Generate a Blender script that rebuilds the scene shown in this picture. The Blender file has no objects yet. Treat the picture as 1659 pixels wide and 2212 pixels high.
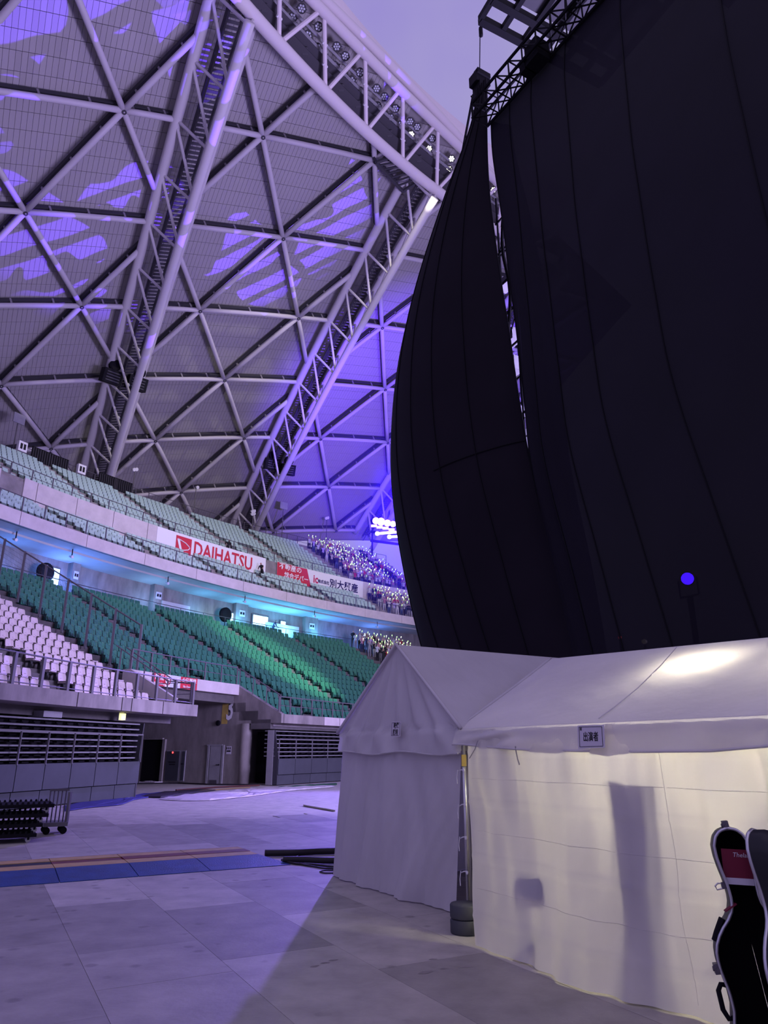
import bpy, bmesh, math, random
import numpy as np
from mathutils import Vector, Matrix
random.seed(7); rng = np.random.default_rng(7)
SC = bpy.context.scene
COL = SC.collection
# ------------------------------------------------------------------ camera, world, sun, exposure
FPX, PCX, PCY, CAMH = 1533.0, 829.5, 1106.0, 1.72
PITCH = math.atan(516.0 / FPX)
cam_d = bpy.data.cameras.new('camera'); cam = bpy.data.objects.new('camera', cam_d); COL.objects.link(cam)
cam.location = (0, 0, CAMH); cam.rotation_euler = (math.pi/2 + PITCH, 0, 0)
cam_d.sensor_fit = 'VERTICAL'; cam_d.sensor_height = 24.0; cam_d.lens = FPX/2212.0*24.0
cam_d.clip_end = 2000; cam_d.clip_start = 0.05
SC.camera = cam
vs = SC.view_settings
vs.view_transform = 'Standard'; vs.look = 'None'; vs.gamma = 1.0; vs.use_curve_mapping = False
vs.exposure = 0.28

def nd(nt, kind, **kw):
    n = nt.nodes.new(kind)
    for k, v in kw.items():
        if k in n.inputs.keys() if isinstance(k, str) else False: n.inputs[k].default_value = v
        else: setattr(n, k, v)
    return n
W = bpy.data.worlds.new('dusk_sky'); SC.world = W; W.use_nodes = True
wt = W.node_tree; bg = wt.nodes['Background']
w_tc = wt.nodes.new('ShaderNodeTexCoord')
w_no = wt.nodes.new('ShaderNodeTexNoise'); w_no.inputs['Scale'].default_value = 2.2; w_no.inputs['Detail'].default_value = 4; w_no.inputs['Roughness'].default_value = .5
w_rp = wt.nodes.new('ShaderNodeValToRGB')
w_rp.color_ramp.elements[0].position = .36; w_rp.color_ramp.elements[0].color = (.270, .215, .62, 1)
w_rp.color_ramp.elements[1].position = .64; w_rp.color_ramp.elements[1].color = (.400, .365, .60, 1)
wt.links.new(w_tc.outputs['Generated'], w_no.inputs['Vector']); wt.links.new(w_no.outputs['Fac'], w_rp.inputs['Fac'])
wt.links.new(w_rp.outputs['Color'], bg.inputs['Color']); bg.inputs['Strength'].default_value = 0.86

def lamp(name, kind, loc, energy, color, aim=None, **kw):
    d = bpy.data.lights.new(name, kind); d.energy = energy; d.color = color
    for k, v in kw.items(): setattr(d, k, v)
    o = bpy.data.objects.new(name, d); COL.objects.link(o); o.location = loc
    if aim is not None:
        o.rotation_euler = (Vector(aim) - Vector(loc)).to_track_quat('-Z', 'Y').to_euler()
    return o
def rig_shade(o, scale, thr, bar, seed, rot=0.0):
    """shade of the stage rigging put into the lamp strength: cells cut by bars"""
    d = o.data; d.use_nodes = True; nt = d.node_tree; em = [n for n in nt.nodes if n.type == 'EMISSION'][0]
    tc = nt.nodes.new('ShaderNodeTexCoord'); mp = nt.nodes.new('ShaderNodeMapping'); mp.inputs['Scale'].default_value = (scale, scale, scale)
    mp.inputs['Location'].default_value = (seed, seed*.37, 0); mp.inputs['Rotation'].default_value = (0, 0, rot)
    vo = nt.nodes.new('ShaderNodeTexVoronoi'); vo.feature = 'F1'; vo.inputs['Scale'].default_value = 1.0
    sp = nt.nodes.new('ShaderNodeSeparateColor')
    gt = nt.nodes.new('ShaderNodeMath'); gt.operation = 'GREATER_THAN'; gt.inputs[1].default_value = thr
    ed = nt.nodes.new('ShaderNodeTexVoronoi'); ed.feature = 'DISTANCE_TO_EDGE'; ed.inputs['Scale'].default_value = 1.0
    eg = nt.nodes.new('ShaderNodeMath'); eg.operation = 'GREATER_THAN'; eg.inputs[1].default_value = .07
    wv = nt.nodes.new('ShaderNodeTexWave'); wv.inputs['Scale'].default_value = 1.35; wv.inputs['Distortion'].default_value = 1.5; wv.bands_direction = 'DIAGONAL'
    wg = nt.nodes.new('ShaderNodeMath'); wg.operation = 'GREATER_THAN'; wg.inputs[1].default_value = bar
    m1 = nt.nodes.new('ShaderNodeMath'); m1.operation = 'MULTIPLY'; m2 = nt.nodes.new('ShaderNodeMath'); m2.operation = 'MULTIPLY'
    L = nt.links.new
    L(tc.outputs['Normal'], mp.inputs['Vector'])
    nz = nt.nodes.new('ShaderNodeTexNoise'); nz.inputs['Scale'].default_value = .9; nz.inputs['Detail'].default_value = 2
    mxv = nt.nodes.new('ShaderNodeVectorMath'); mxv.operation = 'MULTIPLY_ADD'; mxv.inputs[1].default_value = (1.3, 1.3, 1.3)
    L(mp.outputs['Vector'], nz.inputs['Vector']); L(nz.outputs['Color'], mxv.inputs[0]); L(mp.outputs['Vector'], mxv.inputs[2])
    for n in (vo, ed): L(mxv.outputs['Vector'], n.inputs['Vector'])
    L(mp.outputs['Vector'], wv.inputs['Vector'])
    L(vo.outputs['Color'], sp.inputs['Color']); L(sp.outputs[0], gt.inputs[0]); L(ed.outputs['Distance'], eg.inputs[0]); L(wv.outputs['Fac'], wg.inputs[0])
    L(gt.outputs[0], m1.inputs[0]); L(eg.outputs[0], m1.inputs[1]); L(m1.outputs[0], m2.inputs[0]); L(wg.outputs[0], m2.inputs[1]); L(m2.outputs[0], em.inputs['Strength'])
VIO = (.13, .045, 1.0)
# stage lamps hang in the stage house behind the black cloths; the fill is added
dusk = lamp('dusk_sky_glow', 'SUN', (30, -12, 60), .27, (1.0, .82, .78), aim=(0, 0, 0), angle=math.radians(100))
wash_floor = lamp('stage_wash_lamp', 'SPOT', (2.4, 52, 17.0), 61000, (.24, .15, 1.0), aim=(-6, 9, 0), spot_size=math.radians(50), spot_blend=.5, shadow_soft_size=.35)
wash_roof = lamp('roof_wash_lamp', 'SPOT', (1.5, 49.5, 18.6), 78000, VIO, aim=(4, 74, 36), spot_size=math.radians(76), spot_blend=.6, shadow_soft_size=.12)
beam_1 = lamp('breakup_lamp', 'SPOT', (10, 46, 6), 170000, VIO, aim=(-11.5, 42, 40), spot_size=math.radians(46), spot_blend=.35, shadow_soft_size=.05)
rig_shade(beam_1, 6.6, .36, .30, 5.7, .5)  # patchy strength stands in for rigging that shades the beam
beam_2 = lamp('breakup_lamp', 'SPOT', (9, 30, 5), 95000, VIO, aim=(-22, 33, 37), spot_size=math.radians(40), spot_blend=.4, shadow_soft_size=.05)
rig_shade(beam_2, 11.0, .885, .30, 8.3, 1.1)
added_fill = lamp('added_fill_light', 'AREA', (18, 22, 8), 14500, (.56, .47, 1.0), aim=(-24, 34, 34), shape='RECTANGLE', size=14, size_y=6)  # added fill to lift the roof underside, not a lamp of the stage
flood_1 = lamp('lit_floodlight_beam', 'SPOT', (5.2, 43.5, 45.5), 19000, (1.0, .95, .82), aim=(-17, 66, 17), spot_size=math.radians(75), spot_blend=.8, shadow_soft_size=.5)
green_1 = lamp('seat_beam_lamp', 'SPOT', (20, 30, 6), 60000, (.62, 1.0, .72), aim=(-11.5, 57, 8.5), spot_size=math.radians(13), spot_blend=.7, shadow_soft_size=.1)

# ------------------------------------------------------------------ geometry helpers
K = 1.075
CEN = np.array([58.87, 5.82]) * K
_c, _s = math.cos(PITCH), math.sin(PITCH)
_RT, _UP, _FW, _O = np.array([1., 0, 0]), np.array([0, -_s, _c]), np.array([0, _c, _s]), np.array([0, 0, CAMH])
def ray(x, y): return _RT*((x-PCX)/FPX) - _UP*((y-PCY)/FPX) + _FW
def atz(x, y, z=0.0): d = ray(x, y); return _O + d*((z-CAMH)/d[2])
def aty(x, y, Y): d = ray(x, y); return _O + d*(Y/d[1])
def atplane(x, y, p, n): d = ray(x, y); n = np.asarray(n, float); return _O + d*(((np.asarray(p, float)-_O) @ n)/(d @ n))
def cyl(x, y, r):
    d = ray(x, y); a = d[0]**2+d[1]**2; q = _O[:2]-CEN; b = 2*(d[0]*q[0]+d[1]*q[1]); c = q @ q-r*r
    return _O + d*((-b+math.sqrt(b*b-4*a*c))/(2*a))
RD, ZD = 193*K, -136*K
DC = np.array([CEN[0], CEN[1], ZD])
def sph(x, y, h=0.0):
    d = ray(x, y); d = d/np.linalg.norm(d); q = _O-DC; b = q @ d; c = q @ q-(RD+h)**2
    return _O + d*(-b+math.sqrt(max(b*b-c, 0)))
def proj(P):
    P = np.asarray(P, float)-_O; w = P @ _FW
    w = np.where(np.abs(w) < 1e-6, 1e-6, w)
    return PCX+FPX*(P @ _RT)/w, PCY-FPX*(P @ _UP)/w, w
def pol(r, az, z=0.0): a = math.radians(az); return np.array([CEN[0]+r*math.cos(a), CEN[1]+r*math.sin(a), z])
def az_of(P): return math.degrees(math.atan2(P[1]-CEN[1], P[0]-CEN[0]))
def r_of(P): return math.hypot(P[0]-CEN[0], P[1]-CEN[1])
def nth(n):
    W_ = 'first second third fourth fifth sixth seventh eighth ninth tenth eleventh twelfth'.split(); return W_[n-1] if n <= 12 else f"{n}{'st' if n % 10 == 1 and n != 11 else 'nd' if n % 10 == 2 else 'rd' if n % 10 == 3 else 'th'}"
def unit(v): v = np.asarray(v, float); return v/np.linalg.norm(v)

class MB:
    def __init__(s): s.v = []; s.f = []; s.mi = []; s.cm = 0
    def add(s, vs, fs):
        o = len(s.v); s.v.extend([tuple(map(float, p)) for p in vs]); s.f.extend([tuple(i+o for i in f) for f in fs]); s.mi.extend([s.cm]*len(fs)); return s
    def obox(s, c, ax, ay, az, hx, hy, hz):
        c = np.asarray(c, float); X, Y, Z = np.asarray(ax, float)*hx, np.asarray(ay, float)*hy, np.asarray(az, float)*hz
        return s.add([c+a*X+b*Y+d*Z for d in (-1, 1) for b in (-1, 1) for a in (-1, 1)],
                     [(0, 2, 3, 1), (4, 5, 7, 6), (0, 1, 5, 4), (2, 6, 7, 3), (0, 4, 6, 2), (1, 3, 7, 5)])
    def box(s, x0, x1, y0, y1, z0, z1):
        return s.obox(((x0+x1)/2, (y0+y1)/2, (z0+z1)/2), (1, 0, 0), (0, 1, 0), (0, 0, 1), (x1-x0)/2, (y1-y0)/2, (z1-z0)/2)
    def bar(s, a, b, w, h, up=(0, 0, 1)):
        a, b = np.asarray(a, float), np.asarray(b, float); d = unit(b-a); u = np.asarray(up, float)
        sd = np.cross(d, u)
        if np.linalg.norm(sd) < 1e-4: sd = np.cross(d, (1, 0, 0))
        sd = unit(sd); u = np.cross(sd, d)
        return s.obox((a+b)/2, d, sd, u, np.linalg.norm(b-a)/2, w/2, h/2)
    def tube(s, a, b, r, n=8, r2=None, caps=True):
        return s.path([a, b], [r, r if r2 is None else r2], n, caps)
    def path(s, pts, r, n=8, caps=True, closed=False):
        P = [np.asarray(p, float) for p in pts]; m = len(P); rr = [r]*m if np.isscalar(r) else r
        vs = []; prev = None
        for i in range(m):
            if closed: t = unit(P[(i+1) % m]-P[i-1])
            else: t = unit(P[min(i+1, m-1)]-P[max(i-1, 0)])
            if prev is None:
                ref = np.array([0, 0, 1.]) if abs(t[2]) < .9 else np.array([1., 0, 0]); u = unit(np.cross(t, ref))
            else:
                u = prev - t*(prev @ t); u = unit(u)
            prev = u; w = np.cross(t, u)
            for k in range(n):
                a = 2*math.pi*k/n; vs.append(P[i]+rr[i]*(math.cos(a)*u+math.sin(a)*w))
        fs = []
        for i in range(m if closed else m-1):
            j = (i+1) % m
            for k in range(n): fs.append((i*n+k, i*n+(k+1) % n, j*n+(k+1) % n, j*n+k))
        if caps and not closed: fs += [tuple(range(n-1, -1, -1)), tuple((m-1)*n+k for k in range(n))]
        return s.add(vs, fs)
    def grid(s, G, closed_u=False, flip=False):
        G = np.asarray(G, float); a, b = G.shape[:2]; fs = []
        for i in range(a if closed_u else a-1):
            for j in range(b-1):
                q = (i*b+j, i*b+j+1, ((i+1) % a)*b+j+1, ((i+1) % a)*b+j); fs.append(q[::-1] if flip else q)
        return s.add(G.reshape(-1, 3), fs)
    def lathe(s, c, prof, n=16, axis=(0, 0, 1)):
        """prof: (radius, height) list along axis from c"""
        ax = unit(axis); ref = np.array([1., 0, 0]) if abs(ax[0]) < .9 else np.array([0, 1., 0]); u = unit(np.cross(ax, ref)); w = np.cross(ax, u)
        c = np.asarray(c, float); vs = []
        for (r, h) in prof:
            for k in range(n): a = 2*math.pi*k/n; vs.append(c+ax*h+r*(math.cos(a)*u+math.sin(a)*w))
        fs = []
        for i in range(len(prof)-1):
            for k in range(n): fs.append((i*n+k, i*n+(k+1) % n, (i+1)*n+(k+1) % n, (i+1)*n+k))
        if prof[0][0] > 1e-5: fs.append(tuple(range(n-1, -1, -1)))
        if prof[-1][0] > 1e-5: fs.append(tuple((len(prof)-1)*n+k for k in range(n)))
        return s.add(vs, fs)
    def prism(s, poly, ext):
        """poly: 3d points of a planar outline, ext: vector"""
        P = [np.asarray(p, float) for p in poly]; n = len(P); e = np.asarray(ext, float)
        return s.add(P+[p+e for p in P], [tuple(range(n-1, -1, -1)), tuple(range(n, 2*n))]+[(k, (k+1) % n, n+(k+1) % n, n+k) for k in range(n)])
    def arc(s, r0, r1, z0, z1, a0, a1, step=.8):
        """a ring segment of rectangular section"""
        n = max(2, int(abs(a1-a0)/step)+1); G = []
        for a in np.linspace(a0, a1, n): G.append([pol(r0, a, z0), pol(r1, a, z0), pol(r1, a, z1), pol(r0, a, z1), pol(r0, a, z0)])
        s.grid(G); s.add(G[0][:4], [(0, 1, 2, 3)]); return s.add(G[-1][:4], [(3, 2, 1, 0)])
    def mesh(s, name, mats, smooth=False):
        me = bpy.data.meshes.new(name); me.from_pydata(s.v, [], s.f)
        for m in (mats if isinstance(mats, (list, tuple)) else [mats]): me.materials.append(m)
        if any(s.mi): me.polygons.foreach_set('material_index', s.mi)
        if smooth: me.polygons.foreach_set('use_smooth', [True]*len(me.polygons))
        me.validate(); me.update(); return me

def link(name, me, parent=None, loc=None, rz=None):
    o = bpy.data.objects.new(name, me); COL.objects.link(o)
    if parent is not None:
        o.parent = parent
        if loc is None: o.matrix_parent_inverse = parent.matrix_basis.inverted()
    if loc is not None: o.location = loc
    if rz is not None: o.rotation_euler = (0, 0, rz)
    return o
def part(name, mb, mat, parent, smooth=False, label=None, local=False, kind=None):
    o = link(name, mb.mesh(name, mat, smooth), parent, loc=(0, 0, 0) if local else None)
    if label: o['label'] = label
    if kind: o['kind'] = kind
    return o
def sub(name, mb, mat, parent_part, root, smooth=False, kind=None):
    """a sub-part built in world coordinates under a part of root"""
    o = bpy.data.objects.new(name, mb.mesh(name, mat, smooth)); COL.objects.link(o); o.parent = parent_part
    o.matrix_parent_inverse = (root.matrix_basis @ root.matrix_basis.inverted()).inverted()
    if kind: o['kind'] = kind
    return o
def tag(o, label, cat, group=None, kind=None):
    if label: o['label'] = label
    if cat: o['category'] = cat
    if group: o['group'] = group
    if kind: o['kind'] = kind
    return o
def thing(name, label, cat, loc=(0, 0, 0), rz=0.0, group=None):
    o = bpy.data.objects.new(name, None); COL.objects.link(o); o.empty_display_size = .2
    o.location = tuple(map(float, loc)); o.rotation_euler = (0, 0, rz)
    return tag(o, label, cat, group)
def _rebase(me):
    n = len(me.vertices); co = np.empty(n*3); me.vertices.foreach_get('co', co); co = co.reshape(-1, 3)
    b = np.array([(co[:, 0].min()+co[:, 0].max())/2, (co[:, 1].min()+co[:, 1].max())/2, co[:, 2].min()])
    me.vertices.foreach_set('co', (co-b).ravel()); me.update(); return b
def solo(name, mb, mat, label, cat, group=None, smooth=False):
    me = mb.mesh(name, mat, smooth); b = _rebase(me)
    return tag(link(name, me, loc=b), label, cat, group)
def struct(name, mb, mat, smooth=False):
    o = link(name, mb.mesh(name, mat, smooth)); o['kind'] = 'structure'; return o
def stuff(name, mb, mat, label, cat, parent=None):
    o = link(name, mb.mesh(name, mat), parent); o['kind'] = 'stuff'
    if parent is None: o['label'] = label; o['category'] = cat
    return o

# ------------------------------------------------------------------ materials
def mat(name, color, rough=.7, metal=0.0, var=0.0, vscale=3.0, objvar=0.0, bump=0.0, bscale=40.0, spec=.3, stretch=None):
    m = bpy.data.materials.new(name); m.use_nodes = True; nt = m.node_tree; b = nt.nodes['Principled BSDF']; L = nt.links.new
    b.inputs['Base Color'].default_value = (*color, 1); b.inputs['Roughness'].default_value = rough; b.inputs['Metallic'].default_value = metal
    b.inputs['Specular IOR Level'].default_value = spec
    src = None
    if var or bump:
        tc = nt.nodes.new('ShaderNodeTexCoord'); v = tc.outputs['Object']
        if stretch:
            mp = nt.nodes.new('ShaderNodeMapping'); mp.inputs['Scale'].default_value = stretch; L(v, mp.inputs['Vector']); v = mp.outputs['Vector']
    if var:
        no = nt.nodes.new('ShaderNodeTexNoise'); no.inputs['Scale'].default_value = vscale; no.inputs['Detail'].default_value = 6; no.inputs['Roughness'].default_value = .62
        L(v, no.inputs['Vector'])
        rp = nt.nodes.new('ShaderNodeValToRGB'); e = rp.color_ramp.elements
        e[0].position = .3; e[1].position = .7
        e[0].color = (*[c*(1-var) for c in color], 1); e[1].color = (*[min(1, c*(1+var*.7)) for c in color], 1)
        L(no.outputs['Fac'], rp.inputs['Fac']); src = rp.outputs['Color']
    if objvar:
        oi = nt.nodes.new('ShaderNodeObjectInfo'); mr = nt.nodes.new('ShaderNodeMapRange'); mr.inputs['To Min'].default_value = 1-objvar; mr.inputs['To Max'].default_value = 1+objvar*.6
        L(oi.outputs['Random'], mr.inputs['Value'])
        vm = nt.nodes.new('ShaderNodeVectorMath'); vm.operation = 'SCALE'
        if src: L(src, vm.inputs[0])
        else: vm.inputs[0].default_value = color
        L(mr.outputs['Result'], vm.inputs['Scale']); src = vm.outputs['Vector']
    if src: L(src, b.inputs['Base Color'])
    if bump:
        n2 = nt.nodes.new('ShaderNodeTexNoise'); n2.inputs['Scale'].default_value = bscale; n2.inputs['Detail'].default_value = 4; L(v, n2.inputs['Vector'])
        bp = nt.nodes.new('ShaderNodeBump'); bp.inputs['Strength'].default_value = bump; bp.inputs['Distance'].default_value = .02
        L(n2.outputs['Fac'], bp.inputs['Height']); L(bp.outputs['Normal'], b.inputs['Normal'])
    return m
def smudge(m, scale=3.0, thr=.16, dark=.70):
    """dark worn spots trodden into the boards"""
    nt = m.node_tree; b = nt.nodes['Principled BSDF']; L = nt.links.new; src = b.inputs['Base Color'].links[0].from_socket
    g = nt.nodes.new('ShaderNodeNewGeometry'); vo = nt.nodes.new('ShaderNodeTexVoronoi'); vo.inputs['Scale'].default_value = scale; no = nt.nodes.new('ShaderNodeTexNoise'); no.inputs['Scale'].default_value = 7.0; no.inputs['Detail'].default_value = 4
    n3 = nt.nodes.new('ShaderNodeTexNoise'); n3.inputs['Scale'].default_value = .35
    mx = nt.nodes.new('ShaderNodeMath'); mx.operation = 'MULTIPLY_ADD'; mx.inputs[1].default_value = .22; L(no.outputs['Fac'], mx.inputs[0]); L(vo.outputs['Distance'], mx.inputs[2])
    mr = nt.nodes.new('ShaderNodeMapRange'); mr.inputs['From Min'].default_value = thr+.06; mr.inputs['From Max'].default_value = thr+.15; mr.inputs['To Min'].default_value = dark; mr.inputs['To Max'].default_value = 1.0
    gt = nt.nodes.new('ShaderNodeMapRange'); gt.inputs['From Min'].default_value = .48; gt.inputs['From Max'].default_value = .58; gt.inputs['To Min'].default_value = 1.0; gt.inputs['To Max'].default_value = 0.0
    mm = nt.nodes.new('ShaderNodeMath'); mm.operation = 'MAXIMUM'; vm = nt.nodes.new('ShaderNodeVectorMath'); vm.operation = 'SCALE'
    for n in (vo, no, n3): L(g.outputs['Position'], n.inputs['Vector'])
    L(mx.outputs[0], mr.inputs['Value']); L(n3.outputs['Fac'], gt.inputs['Value']); L(mr.outputs['Result'], mm.inputs[0]); L(gt.outputs['Result'], mm.inputs[1])
    L(src, vm.inputs[0]); L(mm.outputs[0], vm.inputs['Scale']); L(vm.outputs['Vector'], b.inputs['Base Color'])
def emat(name, color, s):
    m = bpy.data.materials.new(name); m.use_nodes = True; b = m.node_tree.nodes['Principled BSDF']
    b.inputs['Base Color'].default_value = (*[min(1, c) for c in color], 1); b.inputs['Emission Color'].default_value = (*color, 1); b.inputs['Emission Strength'].default_value = s
    return m
M = dict(
    board=mat('floor_board_grey', (.355, .33, .31), .62, var=.22, vscale=2.2, objvar=.30, bump=.12, bscale=25),
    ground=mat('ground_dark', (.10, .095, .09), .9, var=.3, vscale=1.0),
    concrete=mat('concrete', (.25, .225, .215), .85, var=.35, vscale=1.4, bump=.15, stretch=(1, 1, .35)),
    concrete_dark=mat('concrete_grey', (.26, .235, .235), .85, var=.3, vscale=.8, bump=.1),  # slightly greyer concrete for walls, ceilings and scuffs
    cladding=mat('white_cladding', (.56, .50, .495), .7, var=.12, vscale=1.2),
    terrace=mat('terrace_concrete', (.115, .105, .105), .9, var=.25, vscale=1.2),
    pan_shade=mat('seat_pan_shade', (.11, .155, .145), .55),  # dark gaps between the seat rows put into the pan colour
    soffit=mat('soffit_paint', (.52, .52, .52), .8, var=.1, vscale=.5),
    deck=mat('roof_deck_grey', (.40, .375, .37), .75, objvar=.09),
    deckback=mat('roof_back', (.30, .28, .285), .9),
    tube=mat('roof_tube_paint', (.55, .51, .53), .5),
    purlin=mat('purlin_slot_shade', (.05, .048, .055), .7),  # shade of the slot between tube and deck put into this colour
    lug=mat('lug_grey', (.30, .28, .29), .6),
    chord=mat('arch_paint', (.60, .56, .57), .45),
    edge=mat('edge_beam_white', (.66, .60, .60), .45),
    fascia=mat('fascia_pink_white', (.74, .66, .66), .6),
    catwalk=mat('catwalk_steel', (.06, .056, .065), .7),
    black=mat('matt_black', (.010, .009, .012), .7, spec=.08),
    blackmetal=mat('black_steel', (.009, .0085, .011), .6, spec=.08),
    rail=mat('rail_steel', (.115, .105, .12), .5, metal=.3),
    fence=mat('fence_steel', (.16, .15, .165), .5, metal=.3),
    green=mat('seat_green', (.030, .165, .100), .45, objvar=.12),
    green2=mat('seat_bracket_green', (.012, .060, .050), .55),  # darker green for the seat brackets
    pale=mat('seat_pale_aqua', (.38, .52, .46), .5, objvar=.1),
    white_seat=mat('seat_pinkish_white', (.56, .47, .475), .4, objvar=.06),
    bracket=mat('seat_bracket', (.05, .05, .055), .6),
    greybox=mat('grey_paint', (.30, .29, .31), .6, var=.12, vscale=2),
    board_slat=mat('bleacher_board', (.21, .205, .22), .55, var=.15, vscale=2),
    panel=mat('bleacher_panel_grey', (.055, .058, .070), .6, var=.14, vscale=1.2, objvar=.08),
    white=mat('white_paint', (.78, .76, .78), .6),
    red=mat('sign_red', (.55, .030, .055), .55),
    ink=mat('print_black', (.012, .011, .014), .7),
    paper=mat('sign_paper', (.62, .58, .66), .7),
    yellow=mat('paint_yellow', (.52, .38, .10), .7, var=.2),
    silver=mat('aluminium', (.55, .54, .58), .3, metal=.8),
    blue=mat('ramp_blue', (.012, .045, .20), .5, var=.3, vscale=4, bump=.5, bscale=60),
    orange=mat('ramp_yellow', (.44, .29, .12), .55, var=.2, vscale=5),
    lidred=mat('ramp_red', (.15, .014, .020), .5, var=.25, vscale=5),
    lidblack=mat('ramp_black', (.013, .012, .016), .6),
    cable=mat('cable_rubber', (.016, .013, .018), .55),
    bluesheet=mat('blue_sheet', (.028, .030, .16), .7, var=.4, vscale=3),
    whitesheet=mat('white_sheet', (.46, .42, .45), .6, var=.15, vscale=4, bump=.6, bscale=14),
    cone=mat('cone_plastic', (.55, .58, .42), .6),
    velvet=mat('case_lining', (.006, .005, .007), .95, spec=.05),
    shell=mat('case_shell', (.016, .016, .020), .45),
    maroon=mat('card_maroon', (.16, .012, .035), .6),
    skin=mat('skin', (.42, .25, .19), .6), hair=mat('hair_black', (.010, .008, .008), .6),
    lens=mat('lamp_lens', (.55, .57, .64), .25), ledcell=mat('led_cell', (.62, .64, .68), .3),
    carpet=mat('green_turf', (.03, .10, .05), .9),
    hose_red=mat('hose_brown', (.07, .022, .02), .6), hose_yellow=mat('hose_ochre', (.20, .13, .06), .6), endplate=mat('end_plate_dark', (.05, .048, .06), .6),
    clear=mat('caster_grey', (.42, .41, .42), .5),
)
smudge(M['board'])
E_ = dict(
    lit=emat('floodlight_lit', (1.0, .97, .86), 3.0), door=emat('lit_doorway', (.62, .92, 1.0), 1.5), doorw=emat('lit_window', (.55, .85, 1.0), 1.6),
    stick=emat('light_stick_glow', (.58, 1.0, .34), 1.25), stickw=emat('light_stick_white', (.95, 1.0, .78), 1.5), par=emat('stage_lamp_face', (.88, .62, 1.0), 2.4), parv=emat('stage_lamp_small', (.62, .42, 1.0), 1.0),
    bar=emat('light_tube', (.95, .86, 1.0), 1.3), tube=emat('fluorescent_tube', (1.0, .935, .66), 330.0), redled=emat('red_indicator', (1, .05, .05), 3), exit=emat('exit_sign_yellow', (.95, .90, .30), 1.5),
    scrimlamp=emat('violet_lamp_face', (.045, .006, 1.0), 190.0), dimw=emat('work_light', (.9, .75, .75), 1.6), dimr=emat('red_work_light', (1, .1, .12), 4), cyan=emat('cyan_screen', (.25, .65, 1.0), 2.2),
)
# ================================================================== text helpers
def text_mesh(txt, size, bold=0.0, align='CENTER', squeeze=1.0, shear=0.0):
    cu = bpy.data.curves.new('lettering', 'FONT'); cu.body = txt; cu.size = size; cu.align_x = align; cu.align_y = 'CENTER'; cu.offset = bold; cu.resolution_u = 2; cu.shear = shear
    o = bpy.data.objects.new('lettering', cu); COL.objects.link(o)
    dg = bpy.context.evaluated_depsgraph_get(); me = bpy.data.meshes.new_from_object(o.evaluated_get(dg))
    V = np.array([v.co[:] for v in me.vertices]).reshape(-1, 3); F = [tuple(p.vertices) for p in me.polygons]
    bpy.data.objects.remove(o); bpy.data.curves.remove(cu); bpy.data.meshes.remove(me)
    if len(V): V[:, 0] *= squeeze
    return V, F
def text_on_ring(mb, txt, size, r, az, z, bold=0.0, squeeze=1.0, align='CENTER', dz=0.0):
    V, F = text_mesh(txt, size, bold, align, squeeze)
    mb.add([pol(r, az-math.degrees(v[0]/r), z+v[1]) for v in V], F)
def text_on_plane(mb, txt, size, org, ex, ey, bold=0.0, squeeze=1.0, align='CENTER', shear=0.0):
    V, F = text_mesh(txt, size, bold, align, squeeze, shear); org, ex, ey = map(np.asarray, (org, ex, ey))
    mb.add([org+v[0]*ex+v[1]*ey for v in V], F)
def ring_quad(mb, r, a0, a1, z0, z1, n=6):
    mb.grid([[pol(r, a, z0), pol(r, a, z1)] for a in np.linspace(a0, a1, n)])

# ================================================================== floor
DV, NV = unit([.475, -.88, 0]), unit([.88, .475, 0])
mb = MB(); mb.box(-60, 120, -40, 140, -.3, -.014); floor = struct('floor', mb, M['board'])
def dn(P): return np.array([P[0]*DV[0]+P[1]*DV[1], P[0]*NV[0]+P[1]*NV[1]])
BL, BW = 2.29, 1.075
nb = 0
for k in range(-12, 14):
    n0 = 1.04+BW*k; off = (0.32*k*BL+rng.uniform(0, .3)) % BL; d = -26+off
    while d < 4:
        L = BL*(.5 if rng.random() < .12 else 1.0)
        cpt = (d+L/2)*DV+(n0+BW/2)*NV
        x, y, w = proj([cpt[0], cpt[1], 0])
        if 1.2 < w < 20 and -260 < x < 1950 and y < 2750 and cpt[1] > .8 and r_of(cpt) < 75.5 and nb < 300:
            mb = MB(); mb.obox(cpt+np.array([0, 0, -.007]), DV, NV, (0, 0, 1), L/2-.0018, BW/2-.0018, .007+rng.uniform(-.0008, .0008))
            link('floor_board', mb.mesh('floor_board', M['board']), floor); nb += 1
        d += L

# ================================================================== the stands
A0, A1 = 126.0, 176.0
def low_z(k): return 3.35+.465*k
def low_r(k): return 77.3+.86*k
NLOW = 18
TUN0, TUN1 = 153.95, 160.1
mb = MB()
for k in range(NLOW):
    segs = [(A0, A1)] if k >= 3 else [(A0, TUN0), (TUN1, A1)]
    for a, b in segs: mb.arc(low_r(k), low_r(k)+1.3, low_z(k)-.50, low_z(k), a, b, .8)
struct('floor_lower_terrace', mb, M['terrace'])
mb = MB(); mb.arc(low_r(NLOW), 95.1, 11.1, 11.35, A0, A1); struct('floor_concourse', mb, M['concrete'])
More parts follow.
